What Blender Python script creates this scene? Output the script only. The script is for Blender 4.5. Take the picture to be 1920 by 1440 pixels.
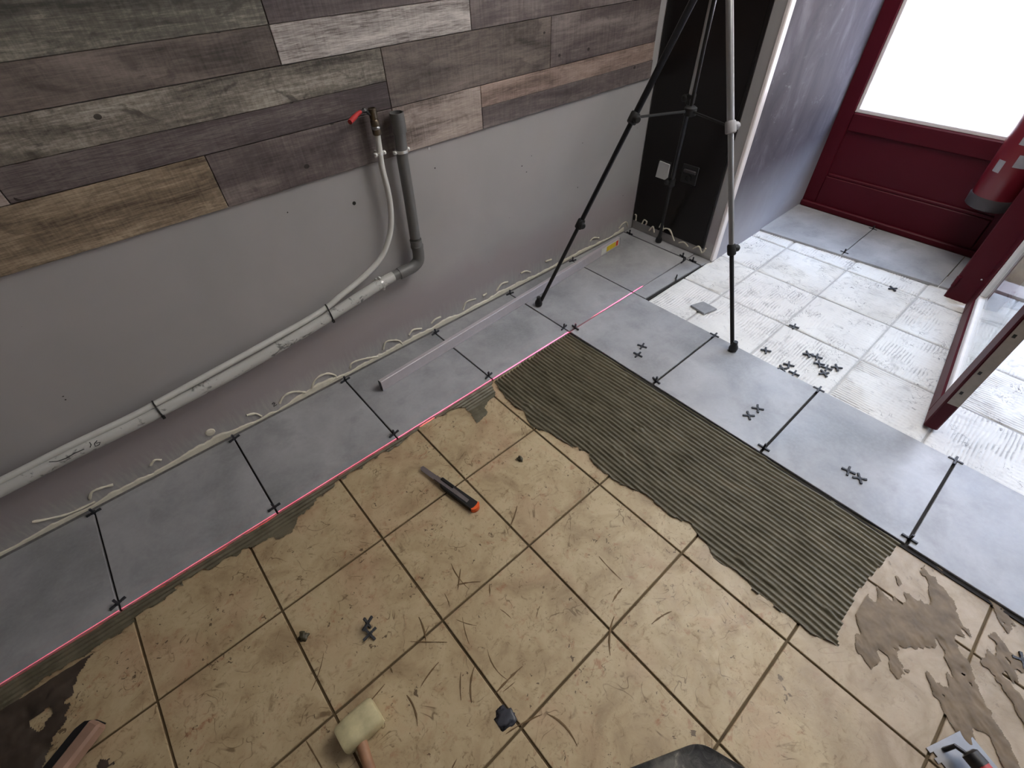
import bpy, bmesh, math, random
import numpy as np
from mathutils import Vector, Matrix, noise as mnoise

for o in list(bpy.data.objects):
    bpy.data.objects.remove(o)
C = bpy.context.scene.collection
S = bpy.context.scene
rnd = random.Random(7)

# ------------------------------------------------------------------ camera
CAM = np.array([0.53557, -1.54105, 1.34668])
RX = np.array([0.75159184, -0.65898615, -0.0291025])
RD = np.array([-0.48251924, -0.51917278, -0.70543235])   # image down
RF = np.array([0.44976093, 0.54423972, -0.70817952])     # forward
FPX = 884.1077
cd = bpy.data.cameras.new('camera')
cam = bpy.data.objects.new('camera', cd)
C.objects.link(cam)
mw = Matrix(((RX[0], -RD[0], -RF[0], CAM[0]), (RX[1], -RD[1], -RF[1], CAM[1]),
             (RX[2], -RD[2], -RF[2], CAM[2]), (0, 0, 0, 1)))
cam.matrix_world = mw
cd.sensor_fit = 'HORIZONTAL'
cd.sensor_width = 36
cd.lens = FPX / 1920 * 36
cd.clip_start = 0.02
S.camera = cam

# ------------------------------------------------------------------ world, sun, lamps, exposure
w = bpy.data.worlds.new('World')
S.world = w
w.use_nodes = True
nt = w.node_tree
bg = nt.nodes['Background']
sky = nt.nodes.new('ShaderNodeTexSky')
sky.sky_type = 'NISHITA'
sky.sun_disc = False
sky.sun_elevation = math.radians(55)
sky.sun_rotation = math.radians(270)
hsv = nt.nodes.new('ShaderNodeHueSaturation')      # a hazy, paler sky
hsv.inputs['Saturation'].default_value = 0.7
nt.links.new(sky.outputs[0], hsv.inputs['Color'])
nt.links.new(hsv.outputs[0], bg.inputs[0])
bg.inputs[1].default_value = 2.9

sd = bpy.data.lights.new('sun', 'SUN')
sd.energy = 3.0
sd.angle = math.radians(0.6)
sd.color = (1.0, 0.95, 0.88)
sun = bpy.data.objects.new('sun', sd)
C.objects.link(sun)
sun.rotation_euler = (0, math.radians(-35), 0)     # light travels towards +x and down

ld = bpy.data.lights.new('fill_lamp', 'AREA')  # unseen fill lamp, added overhead to brighten the room and far corner
ld.shape = 'RECTANGLE'
ld.size = 1.4
ld.size_y = 1.4
ld.energy = 24
ld.color = (1.0, 0.96, 0.90)
lamp = bpy.data.objects.new('fill_lamp', ld)
C.objects.link(lamp)
lamp.location = (2.6, -1.5, 2.5)

S.view_settings.view_transform = 'Standard'
S.view_settings.look = 'None'
S.view_settings.gamma = 1
S.view_settings.use_curve_mapping = False
S.view_settings.exposure = 1.08


# ------------------------------------------------------------------ helpers
def at(u, v, z=0.0):
    """point of the horizontal plane z seen at photo position u, v"""
    d = ((u - 960) / FPX) * RX + ((v - 720) / FPX) * RD + RF
    t = (z - CAM[2]) / d[2]
    return CAM + d * t


def atw(u, v, y=0.0):
    d = ((u - 960) / FPX) * RX + ((v - 720) / FPX) * RD + RF
    t = (y - CAM[1]) / d[1]
    return CAM + d * t


class MB:
    def __init__(s):
        s.v = []
        s.f = []
        s.m = []

    def add(s, vs, fs, mi=0):
        b = len(s.v)
        s.v += [tuple(map(float, q)) for q in vs]
        s.f += [tuple(b + i for i in f) for f in fs]
        s.m += [mi] * len(fs)
        return s

    def prism(s, poly, z0, z1, mi=0, bev=0.0):
        """poly: list of (x,y) counter-clockwise, optional top chamfer"""
        n = len(poly)
        vs = [(x, y, z0) for x, y in poly]
        if bev > 0:
            cx = sum(q[0] for q in poly) / n
            cy = sum(q[1] for q in poly) / n
            ins = []
            for x, y in poly:
                l = math.hypot(x - cx, y - cy)
                k = max(0.0, 1 - bev * 1.4 / max(l, 1e-6))
                ins.append((cx + (x - cx) * k, cy + (y - cy) * k))
            vs += [(x, y, z1 - bev) for x, y in poly] + [(x, y, z1) for x, y in ins]
            L = 3
        else:
            vs += [(x, y, z1) for x, y in poly]
            L = 2
        fs = [tuple(reversed(range(n))), tuple(range((L - 1) * n, L * n))]
        for l in range(L - 1):
            for i in range(n):
                j = (i + 1) % n
                fs.append((l * n + i, l * n + j, (l + 1) * n + j, (l + 1) * n + i))
        return s.add(vs, fs, mi)

    def box(s, a, b, mi=0, bev=0.0):
        x0, x1 = sorted((a[0], b[0]))
        y0, y1 = sorted((a[1], b[1]))
        z0, z1 = sorted((a[2], b[2]))
        if bev <= 0:
            return s.prism([(x0, y0), (x1, y0), (x1, y1), (x0, y1)], z0, z1, mi)
        e = bev
        vs, fs = [], []
        # chamfered box : 24 vertices
        def P(x, y, z): vs.append((x, y, z)); return len(vs) - 1
        X, Y, Z = (x0, x1), (y0, y1), (z0, z1)
        idx = {}
        for i in (0, 1):
            for j in (0, 1):
                for k in (0, 1):
                    sx, sy, sz = (1 - 2 * i) * e, (1 - 2 * j) * e, (1 - 2 * k) * e
                    idx[i, j, k, 0] = P(X[i], Y[j] + sy, Z[k] + sz)
                    idx[i, j, k, 1] = P(X[i] + sx, Y[j], Z[k] + sz)
                    idx[i, j, k, 2] = P(X[i] + sx, Y[j] + sy, Z[k])
        for i in (0, 1):
            fs.append([idx[i, 0, 0, 0], idx[i, 1, 0, 0], idx[i, 1, 1, 0], idx[i, 0, 1, 0]])
            fs.append([idx[0, i, 0, 1], idx[1, i, 0, 1], idx[1, i, 1, 1], idx[0, i, 1, 1]])
            fs.append([idx[0, 0, i, 2], idx[1, 0, i, 2], idx[1, 1, i, 2], idx[0, 1, i, 2]])
            for j in (0, 1):
                fs.append([idx[i, j, 0, 0], idx[i, j, 1, 0], idx[i, j, 1, 1], idx[i, j, 0, 1]])
                fs.append([idx[i, 0, j, 0], idx[i, 1, j, 0], idx[i, 1, j, 2], idx[i, 0, j, 2]])
                fs.append([idx[0, i, j, 1], idx[1, i, j, 1], idx[1, i, j, 2], idx[0, i, j, 2]])
                for k in (0, 1):
                    fs.append([idx[i, j, k, 0], idx[i, j, k, 1], idx[i, j, k, 2]])
        c = Vector(((x0 + x1) / 2, (y0 + y1) / 2, (z0 + z1) / 2))
        out = []
        for f in fs:
            p = [Vector(vs[q]) for q in f]
            nrm = (p[1] - p[0]).cross(p[2] - p[0])
            ctr = sum(p, Vector()) / len(p)
            out.append(tuple(f) if nrm.dot(ctr - c) > 0 else tuple(reversed(f)))
        return s.add(vs, out, mi)

    def tube(s, pts, r, n=10, mi=0, caps=True, flat=None, hollow=False):
        """swept circle; r scalar or list"""
        P = [Vector(q) for q in pts]
        R = r if isinstance(r, (list, tuple)) else [r] * len(P)
        t0 = (P[1] - P[0]).normalized()
        a = Vector((0, 0, 1)) if abs(t0.z) < 0.9 else Vector((1, 0, 0))
        u = t0.cross(a).normalized()
        vs = []
        for i, q in enumerate(P):
            if i == 0: t = t0
            elif i == len(P) - 1: t = (P[i] - P[i - 1]).normalized()
            else: t = ((P[i + 1] - q).normalized() + (q - P[i - 1]).normalized()).normalized()
            u = (u - t * u.dot(t)).normalized()
            v = t.cross(u)
            for k in range(n):
                g = 2 * math.pi * k / n
                vs.append(q + (u * math.cos(g) + v * math.sin(g)) * R[i])
        fs = []
        for i in range(len(P) - 1):
            for k in range(n):
                j = (k + 1) % n
                fs.append((i * n + k, i * n + j, (i + 1) * n + j, (i + 1) * n + k))
        if caps:
            fs.append(tuple(reversed(range(n))))
            fs.append(tuple(range((len(P) - 1) * n, len(P) * n)))
        return s.add(vs, fs, mi)

    def lathe(s, prof, base, axis=(0, 0, 1), n=20, mi=0):
        """prof: (r, h) list along axis from base"""
        ax = Vector(axis).normalized()
        a = Vector((0, 0, 1)) if abs(ax.z) < 0.9 else Vector((1, 0, 0))
        u = ax.cross(a).normalized()
        v = ax.cross(u)
        b = Vector(base)
        vs, fs = [], []
        for r, h in prof:
            for k in range(n):
                g = 2 * math.pi * k / n
                vs.append(b + ax * h + (u * math.cos(g) + v * math.sin(g)) * max(r, 1e-5))
        for i in range(len(prof) - 1):
            for k in range(n):
                j = (k + 1) % n
                fs.append((i * n + k, i * n + j, (i + 1) * n + j, (i + 1) * n + k))
        fs.append(tuple(reversed(range(n))))
        fs.append(tuple(range((len(prof) - 1) * n, len(prof) * n)))
        return s.add(vs, fs, mi)

    def xform(s, M):
        s.v = [tuple(M @ Vector(q)) for q in s.v]
        return s


def obj(name, mb, mats, parent=None, smooth=False, org=None):
    """one mesh object; vertices are given in world space"""
    if org is None:
        if parent is not None:
            org = Vector((0, 0, 0))
        else:
            a = np.array(mb.v)
            org = Vector(((a[:, 0].min() + a[:, 0].max()) / 2, (a[:, 1].min() + a[:, 1].max()) / 2, a[:, 2].min()))
    off = Vector(org)
    q = parent
    while q is not None:
        off += Vector(q.location)
        q = q.parent
    me = bpy.data.meshes.new(name)
    me.from_pydata([(x - off[0], y - off[1], z - off[2]) for x, y, z in mb.v], [], mb.f)
    if not isinstance(mats, (list, tuple)): mats = [mats]
    for m in mats: me.materials.append(m)
    if len(mats) > 1:
        me.polygons.foreach_set('material_index', mb.m)
    bm = bmesh.new()
    bm.from_mesh(me)
    bmesh.ops.recalc_face_normals(bm, faces=bm.faces)
    bm.to_mesh(me)
    bm.free()
    if smooth:
        me.shade_smooth()
        me.set_sharp_from_angle(angle=math.radians(40))
    me.update()
    o = bpy.data.objects.new(name, me)
    C.objects.link(o)
    o.location = org
    if parent is not None: o.parent = parent
    return o


def tag(o, label, cat, group=None, kind=None):
    o['label'] = label
    o['category'] = cat
    if group: o['group'] = group
    if kind: o['kind'] = kind
    return o


def thing(name, label, cat, loc, group=None):
    o = bpy.data.objects.new(name, None)
    o.empty_display_size = 0.05
    C.objects.link(o)
    o.location = loc
    return tag(o, label, cat, group)


def struct(name, mb, mat, parent=None, **k):
    o = obj(name, mb, mat, parent, **k)
    if parent is None: o['kind'] = 'structure'
    return o


# ---- value noise (numpy), for relief that is real geometry
def vnoise(x, y, seed):
    r = np.random.RandomState(seed)
    T = r.rand(256, 256)
    xi = np.floor(x).astype(int)
    yi = np.floor(y).astype(int)
    fx, fy = x - xi, y - yi
    fx = fx * fx * (3 - 2 * fx)
    fy = fy * fy * (3 - 2 * fy)
    a = T[xi % 256, yi % 256]
    b = T[(xi + 1) % 256, yi % 256]
    c = T[xi % 256, (yi + 1) % 256]
    d = T[(xi + 1) % 256, (yi + 1) % 256]
    return (a * (1 - fx) + b * fx) * (1 - fy) + (c * (1 - fx) + d * fx) * fy


def fbm(x, y, seed, o=4):
    s, a, t = 0, 0.5, 0
    for k in range(o):
        s = s + a * vnoise(x * 2 ** k, y * 2 ** k, seed + k)
        t += a
        a *= .5
    return s / t


def heightfield(name, X, Y, Z, keep, mat, parent=None, attr=None):
    """grid relief; faces only where keep is true at all four corners"""
    n, m = X.shape
    org = Vector((float(X.mean()), float(Y.mean()), float(Z[keep].min())))
    off = Vector(org)
    if parent is not None:
        org = Vector((0, 0, 0))
        off = Vector(parent.location)
    idx = np.arange(n * m).reshape(n, m)
    k = keep[:-1, :-1] & keep[1:, :-1] & keep[:-1, 1:] & keep[1:, 1:]
    q = np.stack([idx[:-1, :-1][k], idx[1:, :-1][k], idx[1:, 1:][k], idx[:-1, 1:][k]], 1)
    used = np.unique(q)
    remap = -np.ones(n * m, int)
    remap[used] = np.arange(len(used))
    V = np.stack([X.ravel()[used] - off[0], Y.ravel()[used] - off[1], Z.ravel()[used] - off[2]], 1)
    me = bpy.data.meshes.new(name)
    me.from_pydata(V.tolist(), [], remap[q].tolist())
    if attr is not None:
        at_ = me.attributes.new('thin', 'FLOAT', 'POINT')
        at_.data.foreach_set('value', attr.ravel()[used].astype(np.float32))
    me.materials.append(mat)
    me.shade_smooth()
    me.update()
    o = bpy.data.objects.new(name, me)
    C.objects.link(o)
    o.location = org
    if parent is not None: o.parent = parent
    return o


# ------------------------------------------------------------------ materials
def srgb(r, g, b):
    def f(c):
        c /= 255
        return c / 12.92 if c <= .04045 else ((c + .055) / 1.055) ** 2.4
    return (f(r), f(g), f(b), 1)


class N:
    """small node-tree builder"""
    def __init__(s, name, rough=.6, metal=0, spec=.5):
        s.m = bpy.data.materials.new(name)
        s.m.use_nodes = True
        s.t = s.m.node_tree
        s.b = s.t.nodes['Principled BSDF']
        s.b.inputs['Roughness'].default_value = rough
        s.b.inputs['Metallic'].default_value = metal
        s.b.inputs['Specular IOR Level'].default_value = spec
        s._pos = None

    def new(s, t, **k):
        n = s.t.nodes.new(t)
        for a, b in k.items(): setattr(n, a, b)
        return n

    def link(s, a, b): s.t.links.new(a, b)

    def pos(s, kind='w'):
        if kind == 'w':
            return s.new('ShaderNodeNewGeometry').outputs['Position']
        return s.new('ShaderNodeTexCoord').outputs['Object']

    def map(s, vec, scale=(1, 1, 1), loc=(0, 0, 0), rot=(0, 0, 0), rand=False):
        mp = s.new('ShaderNodeMapping')
        s.link(vec, mp.inputs[0])
        mp.inputs['Scale'].default_value = scale
        mp.inputs['Location'].default_value = loc
        mp.inputs['Rotation'].default_value = rot
        if rand:
            oi = s.new('ShaderNodeObjectInfo')
            mul = s.new('ShaderNodeMath', operation='MULTIPLY')
            mul.inputs[1].default_value = 37.0
            s.link(oi.outputs['Random'], mul.inputs[0])
            add = s.new('ShaderNodeVectorMath', operation='ADD')
            s.link(mp.outputs[0], add.inputs[0])
            s.link(mul.outputs[0], add.inputs[1])
            return add.outputs[0]
        return mp.outputs[0]

    def noise(s, vec, scale, detail=4, rough=.55, dist=0):
        n = s.new('ShaderNodeTexNoise')
        s.link(vec, n.inputs['Vector'])
        n.inputs['Scale'].default_value = scale
        n.inputs['Detail'].default_value = detail
        n.inputs['Roughness'].default_value = rough
        n.inputs['Distortion'].default_value = dist
        return n.outputs['Fac']

    def voronoi(s, vec, scale, feature='F1'):
        n = s.new('ShaderNodeTexVoronoi', feature=feature)
        s.link(vec, n.inputs['Vector'])
        n.inputs['Scale'].default_value = scale
        return n.outputs['Distance']

    def ramp(s, fac, stops, interp='LINEAR'):
        r = s.new('ShaderNodeValToRGB')
        r.color_ramp.interpolation = interp
        e = r.color_ramp.elements
        while len(e) < len(stops): e.new(.5)
        for el, (p, c) in zip(e, stops):
            el.position = p
            el.color = c if isinstance(c, (tuple, list)) else (c, c, c, 1)
        s.link(fac, r.inputs[0])
        return r.outputs[0]

    def mix(s, fac, a, b, mode='MIX'):
        n = s.new('ShaderNodeMix', data_type='RGBA', blend_type=mode)
        for sock, val in ((n.inputs[0], fac), (n.inputs[6], a), (n.inputs[7], b)):
            if hasattr(val, 'links'): s.link(val, sock)
            else: sock.default_value = val
        return n.outputs[2]

    def math(s, op, a, b=0.0):
        n = s.new('ShaderNodeMath', operation=op)
        for sock, val in zip(n.inputs, (a, b)):
            if hasattr(val, 'links'): s.link(val, sock)
            else: sock.default_value = val
        return n.outputs[0]

    def col(s, c):
        if hasattr(c, 'links'): s.link(c, s.b.inputs['Base Color'])
        else: s.b.inputs['Base Color'].default_value = c
        return s

    def rough(s, c):
        s.link(c, s.b.inputs['Roughness'])
        return s

    def bump(s, h, strength=.3, dist=.002):
        n = s.new('ShaderNodeBump')
        n.inputs['Strength'].default_value = strength
        n.inputs['Distance'].default_value = dist
        s.link(h, n.inputs['Height'])
        s.link(n.outputs[0], s.b.inputs['Normal'])
        return s


def plain(name, c, rough=.5, metal=0, var=.12, scale=30, spec=.5):
    n = N(name, rough, metal, spec)
    f = n.noise(n.pos('o'), scale, 4)
    a = tuple(x * (1 - var) for x in c[:3]) + (1,)
    b = tuple(min(1, x * (1 + var)) for x in c[:3]) + (1,)
    n.col(n.ramp(f, [(.3, a), (.7, b)]))
    n.bump(f, .1, .0005)
    return n.m


def mat_old_tile():
    n = N('beige_stoneware', .42)
    w_ = n.pos('w')
    a = n.noise(w_, 9, 6, .62, .6)
    b = n.noise(n.map(w_, loc=(5, 3, 0)), 26, 6, .7, 1.2)
    c = n.noise(n.map(w_, loc=(1, 7, 0)), 4.2, 3, .5, .3)
    base = n.ramp(a, [(.28, srgb(146, 124, 94)), (.45, srgb(174, 154, 120)), (.6, srgb(186, 168, 134)), (.75, srgb(182, 156, 124))])
    pink = n.ramp(c, [(.52, 0.0), (.74, .45)])
    base = n.mix(pink, base, srgb(176, 138, 112))
    vein = n.ramp(b, [(.30, .6), (.42, 0.0), (.6, 0.0), (.74, .35)])
    base = n.mix(vein, base, srgb(120, 96, 64))
    fv = n.noise(n.map(w_, loc=(11, 2, 0)), 48, 6, .75, 1.8)
    base = n.mix(n.ramp(fv, [(.30, .85), (.43, 0.0)]), base, srgb(104, 80, 50))
    base = n.mix(n.ramp(fv, [(.62, 0.0), (.74, .35)]), base, srgb(206, 190, 160))
    sc = n.noise(n.map(w_, loc=(6, 4, 0)), 7.5, 2, .5, 2.2)
    ln = n.ramp(n.math('ABSOLUTE', n.math('SUBTRACT', sc, .5)), [(.004, 1.0), (.014, 0.0)])
    gs = n.ramp(n.noise(n.map(w_, loc=(9, 9, 0)), 13, 4, .6), [(.5, 0.0), (.62, .75)])
    base = n.mix(n.math('MULTIPLY', ln, gs), base, srgb(96, 74, 46))
    pt = n.noise(n.map(w_, loc=(2, 8, 0)), 75, 4, .6, .6)
    pg = n.noise(n.map(w_, loc=(4, 4, 0)), 9, 4, .6)
    pm = n.math('GREATER_THAN', n.math('ADD', pt, n.math('MULTIPLY', n.math('SUBTRACT', pg, .5), .55)), .70)
    base = n.mix(n.math('MULTIPLY', pm, .85), base, srgb(74, 56, 34))
    rd = n.noise(n.map(w_, loc=(7, 1, 0)), 34, 5, .7, .5)
    base = n.mix(n.math('MULTIPLY', n.ramp(rd, [(.56, 0.0), (.66, .6)]), n.ramp(pg, [(.45, 0.0), (.6, 1.0)])), base, srgb(150, 98, 68))
    # grey cement haze: patches of dried film, denser where the bed was being spread
    hz = n.noise(n.map(w_, loc=(2.2, 9, 0)), 3.1, 5, .6, .5)
    sep = n.new('ShaderNodeSeparateXYZ')
    n.link(w_, sep.inputs[0])
    e = n.math('ADD', sep.outputs[0], n.math('MULTIPLY', sep.outputs[1], -1.0))   # grows towards the entrance side
    e = n.math('MULTIPLY', n.math('SUBTRACT', e, 2.75), 1.6)
    haze = n.math('ADD', n.math('MULTIPLY', n.math('SUBTRACT', hz, .5), 2.2), e)
    haze = n.ramp(haze, [(.0, 0.0), (.4, .4), (1.0, .78)])
    hc = n.ramp(n.noise(n.map(w_, loc=(1, 4, 2)), 8, 5, .6, .8), [(.35, srgb(132, 114, 92)), (.55, srgb(164, 147, 126)), (.7, srgb(176, 158, 138))])
    base = n.mix(haze, base, hc)
    n.col(base)
    n.rough(n.ramp(b, [(.3, .62), (.6, .40)]))
    n.bump(b, .35, .0015)
    return n.m


def mat_new_tile():
    n = N('grey_concrete_tile', .38)
    v = n.map(n.pos('w'), rand=True)
    a = n.noise(v, 3.6, 5, .55, .3)
    b = n.noise(n.map(v, loc=(3, 3, 1)), 8, 6, .6, .3)
    c = n.noise(v, 90, 3)
    col = n.ramp(a, [(.30, srgb(128, 129, 131)), (.5, srgb(156, 156, 158)), (.68, srgb(172, 172, 174))])
    col = n.mix(n.ramp(b, [(.32, .4), (.48, 0.0), (.66, .2)]), col, srgb(118, 119, 121))
    col = n.mix(n.ramp(c, [(.4, .0), (.7, .12)]), col, srgb(186, 186, 190))
    n.col(col)
    n.rough(n.ramp(b, [(.3, .46), (.7, .32)]))
    n.bump(c, .08, .0006)
    return n.m


def mat_wall():
    n = N('grey_wall_paint', .75)
    w_ = n.pos('w')
    a = n.noise(w_, 2.2, 4, .5, .4)
    b = n.noise(n.map(w_, (1, 1, .5)), 6, 4, .6)
    col = n.ramp(a, [(.3, srgb(156, 154, 153)), (.7, srgb(169, 165, 164))])
    sep = n.new('ShaderNodeSeparateXYZ')
    n.link(w_, sep.inputs[0])
    band = n.ramp(n.math('ADD', sep.outputs[2], n.math('MULTIPLY', b, .12)), [(.1, 0.0), (.16, .8), (.26, .75), (.36, 0.0)])
    col = n.mix(band, col, srgb(156, 146, 147))
    sp = n.voronoi(w_, 20)
    gate = n.noise(n.map(w_, loc=(3, 0, 4)), 3)
    spk = n.math('MULTIPLY', n.math('LESS_THAN', sp, .055), n.math('GREATER_THAN', gate, .56))
    col = n.mix(spk, col, srgb(40, 36, 34))
    drip = n.noise(n.map(w_, (30, 1, 5)), 3, 4)
    low = n.ramp(sep.outputs[2], [(.02, 1.0), (.13, 0.0)])
    col = n.mix(n.math('MULTIPLY', low, n.ramp(drip, [(.45, 0.0), (.7, .6)])), col, srgb(188, 184, 176))
    n.col(col)
    n.bump(n.noise(w_, 60, 4), .15, .001)
    return n.m


def mat_reveal():
    n = N('reveal_plaster', .65, 0, .1)
    w_ = n.pos('w')
    a = n.noise(n.map(w_, (1.6, 1, .8), rot=(0, .5, 0)), 4, 5, .6, .6)
    col = n.ramp(a, [(.3, srgb(74, 70, 76)), (.55, srgb(92, 87, 94)), (.75, srgb(124, 118, 126))])
    sp = n.noise(n.map(w_, (1, 1, 2)), 14, 6, .75)
    gt = n.noise(n.map(w_, loc=(2, 2, 6)), 2.5, 3)
    col = n.mix(n.math('MULTIPLY', n.ramp(sp, [(.60, 0.0), (.74, .3)]), n.ramp(gt, [(.42, 0.0), (.58, 1.0)])), col, srgb(190, 188, 196))
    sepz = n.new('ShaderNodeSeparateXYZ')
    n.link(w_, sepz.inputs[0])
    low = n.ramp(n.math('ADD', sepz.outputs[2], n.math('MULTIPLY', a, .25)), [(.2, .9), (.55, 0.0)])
    col = n.mix(low, col, srgb(170, 169, 176))       # skylight falling low on the reveal, painted into the colour
    n.col(col)
    n.bump(a, .3, .002)
    return n.m


def mat_plank(name, dark, mid, light, grain=1.0, knots=.5, knotcol=None, cross=.12):
    n = N(name, .55, 0, .4)
    v = n.map(n.pos('o'), rand=True)
    big = n.noise(n.map(v, (.8, 1, 4)), 3.2, 4, .55, .8)
    g = n.noise(n.map(v, (1.4, 1, 26)), 6, 6, .68, 1.6 * grain)
    fine = n.noise(n.map(v, (3, 1, 70)), 14, 4, .7)
    xg = n.noise(n.map(v, (60, 1, 3)), 3, 3)
    f = n.math('ADD', n.math('MULTIPLY', big, .55), n.math('MULTIPLY', g, .45 * grain))
    f = n.math('ADD', f, n.math('MULTIPLY', n.math('SUBTRACT', xg, .5), cross))
    f = n.math('ADD', f, .225 * (1 - grain))
    sc = n.noise(n.map(v, (1, 1, 2)), 60, 4, .75)
    f = n.math('ADD', f, n.math('MULTIPLY', n.math('SUBTRACT', sc, .5), .28 * knots))
    col = n.ramp(f, [(.38, dark), (.5, mid), (.62, light)])
    col = n.mix(n.ramp(fine, [(.3, .5), (.5, 0.0)]), col, dark)
    bl = n.noise(n.map(v, (1, 1, 1.6), loc=(4, 2, 1)), 11, 4, .6, 1.0)
    col = n.mix(n.ramp(bl, [(.56, 0.0), (.66, knots)]), col, dark)
    k = n.voronoi(n.map(v, (1, .1, 1.3)), 9)
    gate = n.noise(n.map(v, loc=(7, 7, 7)), 5, 2)
    ks = n.math('MULTIPLY', n.math('LESS_THAN', k, .075), n.math('GREATER_THAN', gate, .48))
    col = n.mix(n.math('MULTIPLY', ks, .85), col, knotcol or srgb(34, 28, 25))
    n.col(col)
    n.bump(n.math('ADD', g, n.math('MULTIPLY', fine, .5)), .25, .0012)
    return n.m


def mat_mortar():
    n = N('olive_grey_adhesive', .55)
    w_ = n.pos('w')
    a = n.noise(n.map(w_, (3, 1, 1)), 7, 5, .6, .4)
    b = n.noise(w_, 70, 4)
    col = n.ramp(a, [(.3, srgb(78, 73, 56)), (.6, srgb(102, 96, 78)), (.8, srgb(112, 99, 78))])
    col = n.mix(n.ramp(b, [(.6, 0.0), (.75, .4)]), col, srgb(140, 134, 116))
    n.col(col)
    n.bump(b, .4, .001)
    return n.m


def mat_white_adhesive():
    n = N('dry_white_adhesive', .8)
    w_ = n.pos('w')
    a = n.noise(w_, 5, 5, .6)
    b = n.noise(n.map(w_, loc=(3, 1, 0)), 16, 5, .65, 1.0)
    col = n.ramp(a, [(.3, srgb(204, 202, 199)), (.7, srgb(224, 222, 218))])
    # dark tile skin showing through narrow worm-shaped gaps
    c = n.noise(n.map(w_, (1, 1, 1), loc=(8, 3, 0)), 22, 3, .5, 1.5)
    worm = n.ramp(n.math('ABSOLUTE', n.math('SUBTRACT', c, .5)), [(.0, 1.0), (.016, 0.0)])
    gate = n.ramp(n.noise(n.map(w_, loc=(1, 5, 0)), 9, 3), [(.53, 0.0), (.60, 1.0)])
    col = n.mix(n.math('MULTIPLY', n.math('MULTIPLY', worm, gate), .9), col, srgb(64, 62, 66))
    col = n.mix(n.ramp(b, [(.55, 0.0), (.72, .5)]), col, srgb(150, 148, 148))
    at_ = n.new('ShaderNodeAttribute', attribute_name='thin')     # greyer in patches along the comb valleys
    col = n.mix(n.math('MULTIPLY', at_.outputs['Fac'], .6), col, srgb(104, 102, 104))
    n.col(col)
    n.bump(n.noise(w_, 110, 3), .3, .001)
    return n.m


M = {}
M['old'] = mat_old_tile()
M['new'] = mat_new_tile()
M['newside'] = plain('tile_biscuit_edge', srgb(70, 66, 64), .8)
M['wall'] = mat_wall()
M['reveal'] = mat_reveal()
M['mortar'] = mat_mortar()
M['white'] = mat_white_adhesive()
M['grout'] = plain('old_grout', srgb(92, 76, 50), .8, 0, .25, 18)
M['glue'] = plain('cream_glue', srgb(214, 208, 190), .6, 0, .08, 40)
M['mud'] = plain('wet_brown_adhesive', srgb(64, 54, 46), .5, 0, .3, 22)
M['streak'] = plain('dried_streak', srgb(106, 84, 54), .7, 0, .2, 50)
M['black'] = plain('black_plastic', srgb(28, 28, 30), .42, 0, .1)
M['spacer'] = plain('charcoal_plastic', srgb(44, 46, 52), .5, 0, .15, 60)
M['alu'] = plain('brushed_aluminium', srgb(196, 190, 194), .3, .35, .04, 60)
M['darkenedtube'] = plain('darkened_leg_tube', srgb(40, 40, 43), .3, .6, .05)  # leg tube darkened to carry the first leg's dark reflections
M['steel'] = plain('steel', srgb(170, 170, 172), .3, 1, .08)
M['brass'] = plain('aged_brass', srgb(112, 102, 88), .38, .85, .2)
M['redhandle'] = plain('red_plastic', srgb(168, 40, 40), .45)
M['red'] = plain('dark_red_paint', srgb(76, 13, 26), .5, 0, .06, 6, .18)
M['extred'] = plain('red_enamel', srgb(112, 28, 38), .3, 0, .05, 8)
M['pipewhite'] = plain('white_pipe', srgb(205, 205, 200), .4, 0, .04)
M['pvc'] = plain('grey_pvc', srgb(104, 104, 103), .4, 0, .06)
M['paintwhite'] = None
M['cladding'] = plain('black_brown_cladding', srgb(20, 16, 17), .28, 0, .2, 3, .35)
M['plate'] = plain('white_switch_plate', srgb(190, 190, 188), .4, 0, .03)
M['bead'] = plain('white_metal_bead', srgb(240, 232, 230), .25, 0, .04)
M['whiteframe'] = plain('white_glazing_bead', srgb(220, 214, 212), .4, 0, .04)
M['facade'] = plain('warm_rendered_facade', srgb(104, 96, 90), .9, 0, .1, 1)
M['pave'] = plain('pinkish_pavement', srgb(196, 184, 180), .9, 0, .08, 12)
M['orange'] = plain('orange_plastic', srgb(232, 96, 38), .4)
M['blade'] = plain('dull_blade_steel', srgb(112, 104, 104), .45, .3, .15)
M['mallet'] = plain('cream_rubber', srgb(196, 186, 146), .7, 0, .22, 25)
M['wood'] = plain('worn_handle_wood', srgb(150, 112, 84), .6, 0, .2, 25)
M['batten'] = plain('pale_pinkish_wood', srgb(150, 120, 102), .65, 0, .2, 12)
M['ceil'] = plain('white_ceiling', srgb(215, 212, 205), .9, 0, .03)
M['roomwall'] = plain('room_plaster', srgb(84, 82, 80), .9, 0, .05)
M['yellow'] = plain('yellow_sticker', srgb(226, 196, 40), .5)
M['stickerwhite'] = plain('white_sticker', srgb(222, 222, 214), .5)
M['stickerred'] = plain('red_sticker', srgb(214, 70, 40), .5)
M['greysticker'] = plain('grey_label', srgb(150, 148, 152), .5)
M['darkgrey'] = plain('dark_grey_plastic', srgb(62, 58, 60), .45)
M['ink'] = plain('black_marker', srgb(30, 30, 30), .7)

n = N('painted_over_pvc', .45)
w_ = n.pos('w')
f = n.noise(n.map(w_, (3, 1, 5)), 9, 5, .65, .8)
n.col(n.ramp(f, [(.36, srgb(112, 112, 110)), (.43, srgb(190, 190, 186))]))
M['paintwhite'] = n.m

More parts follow.
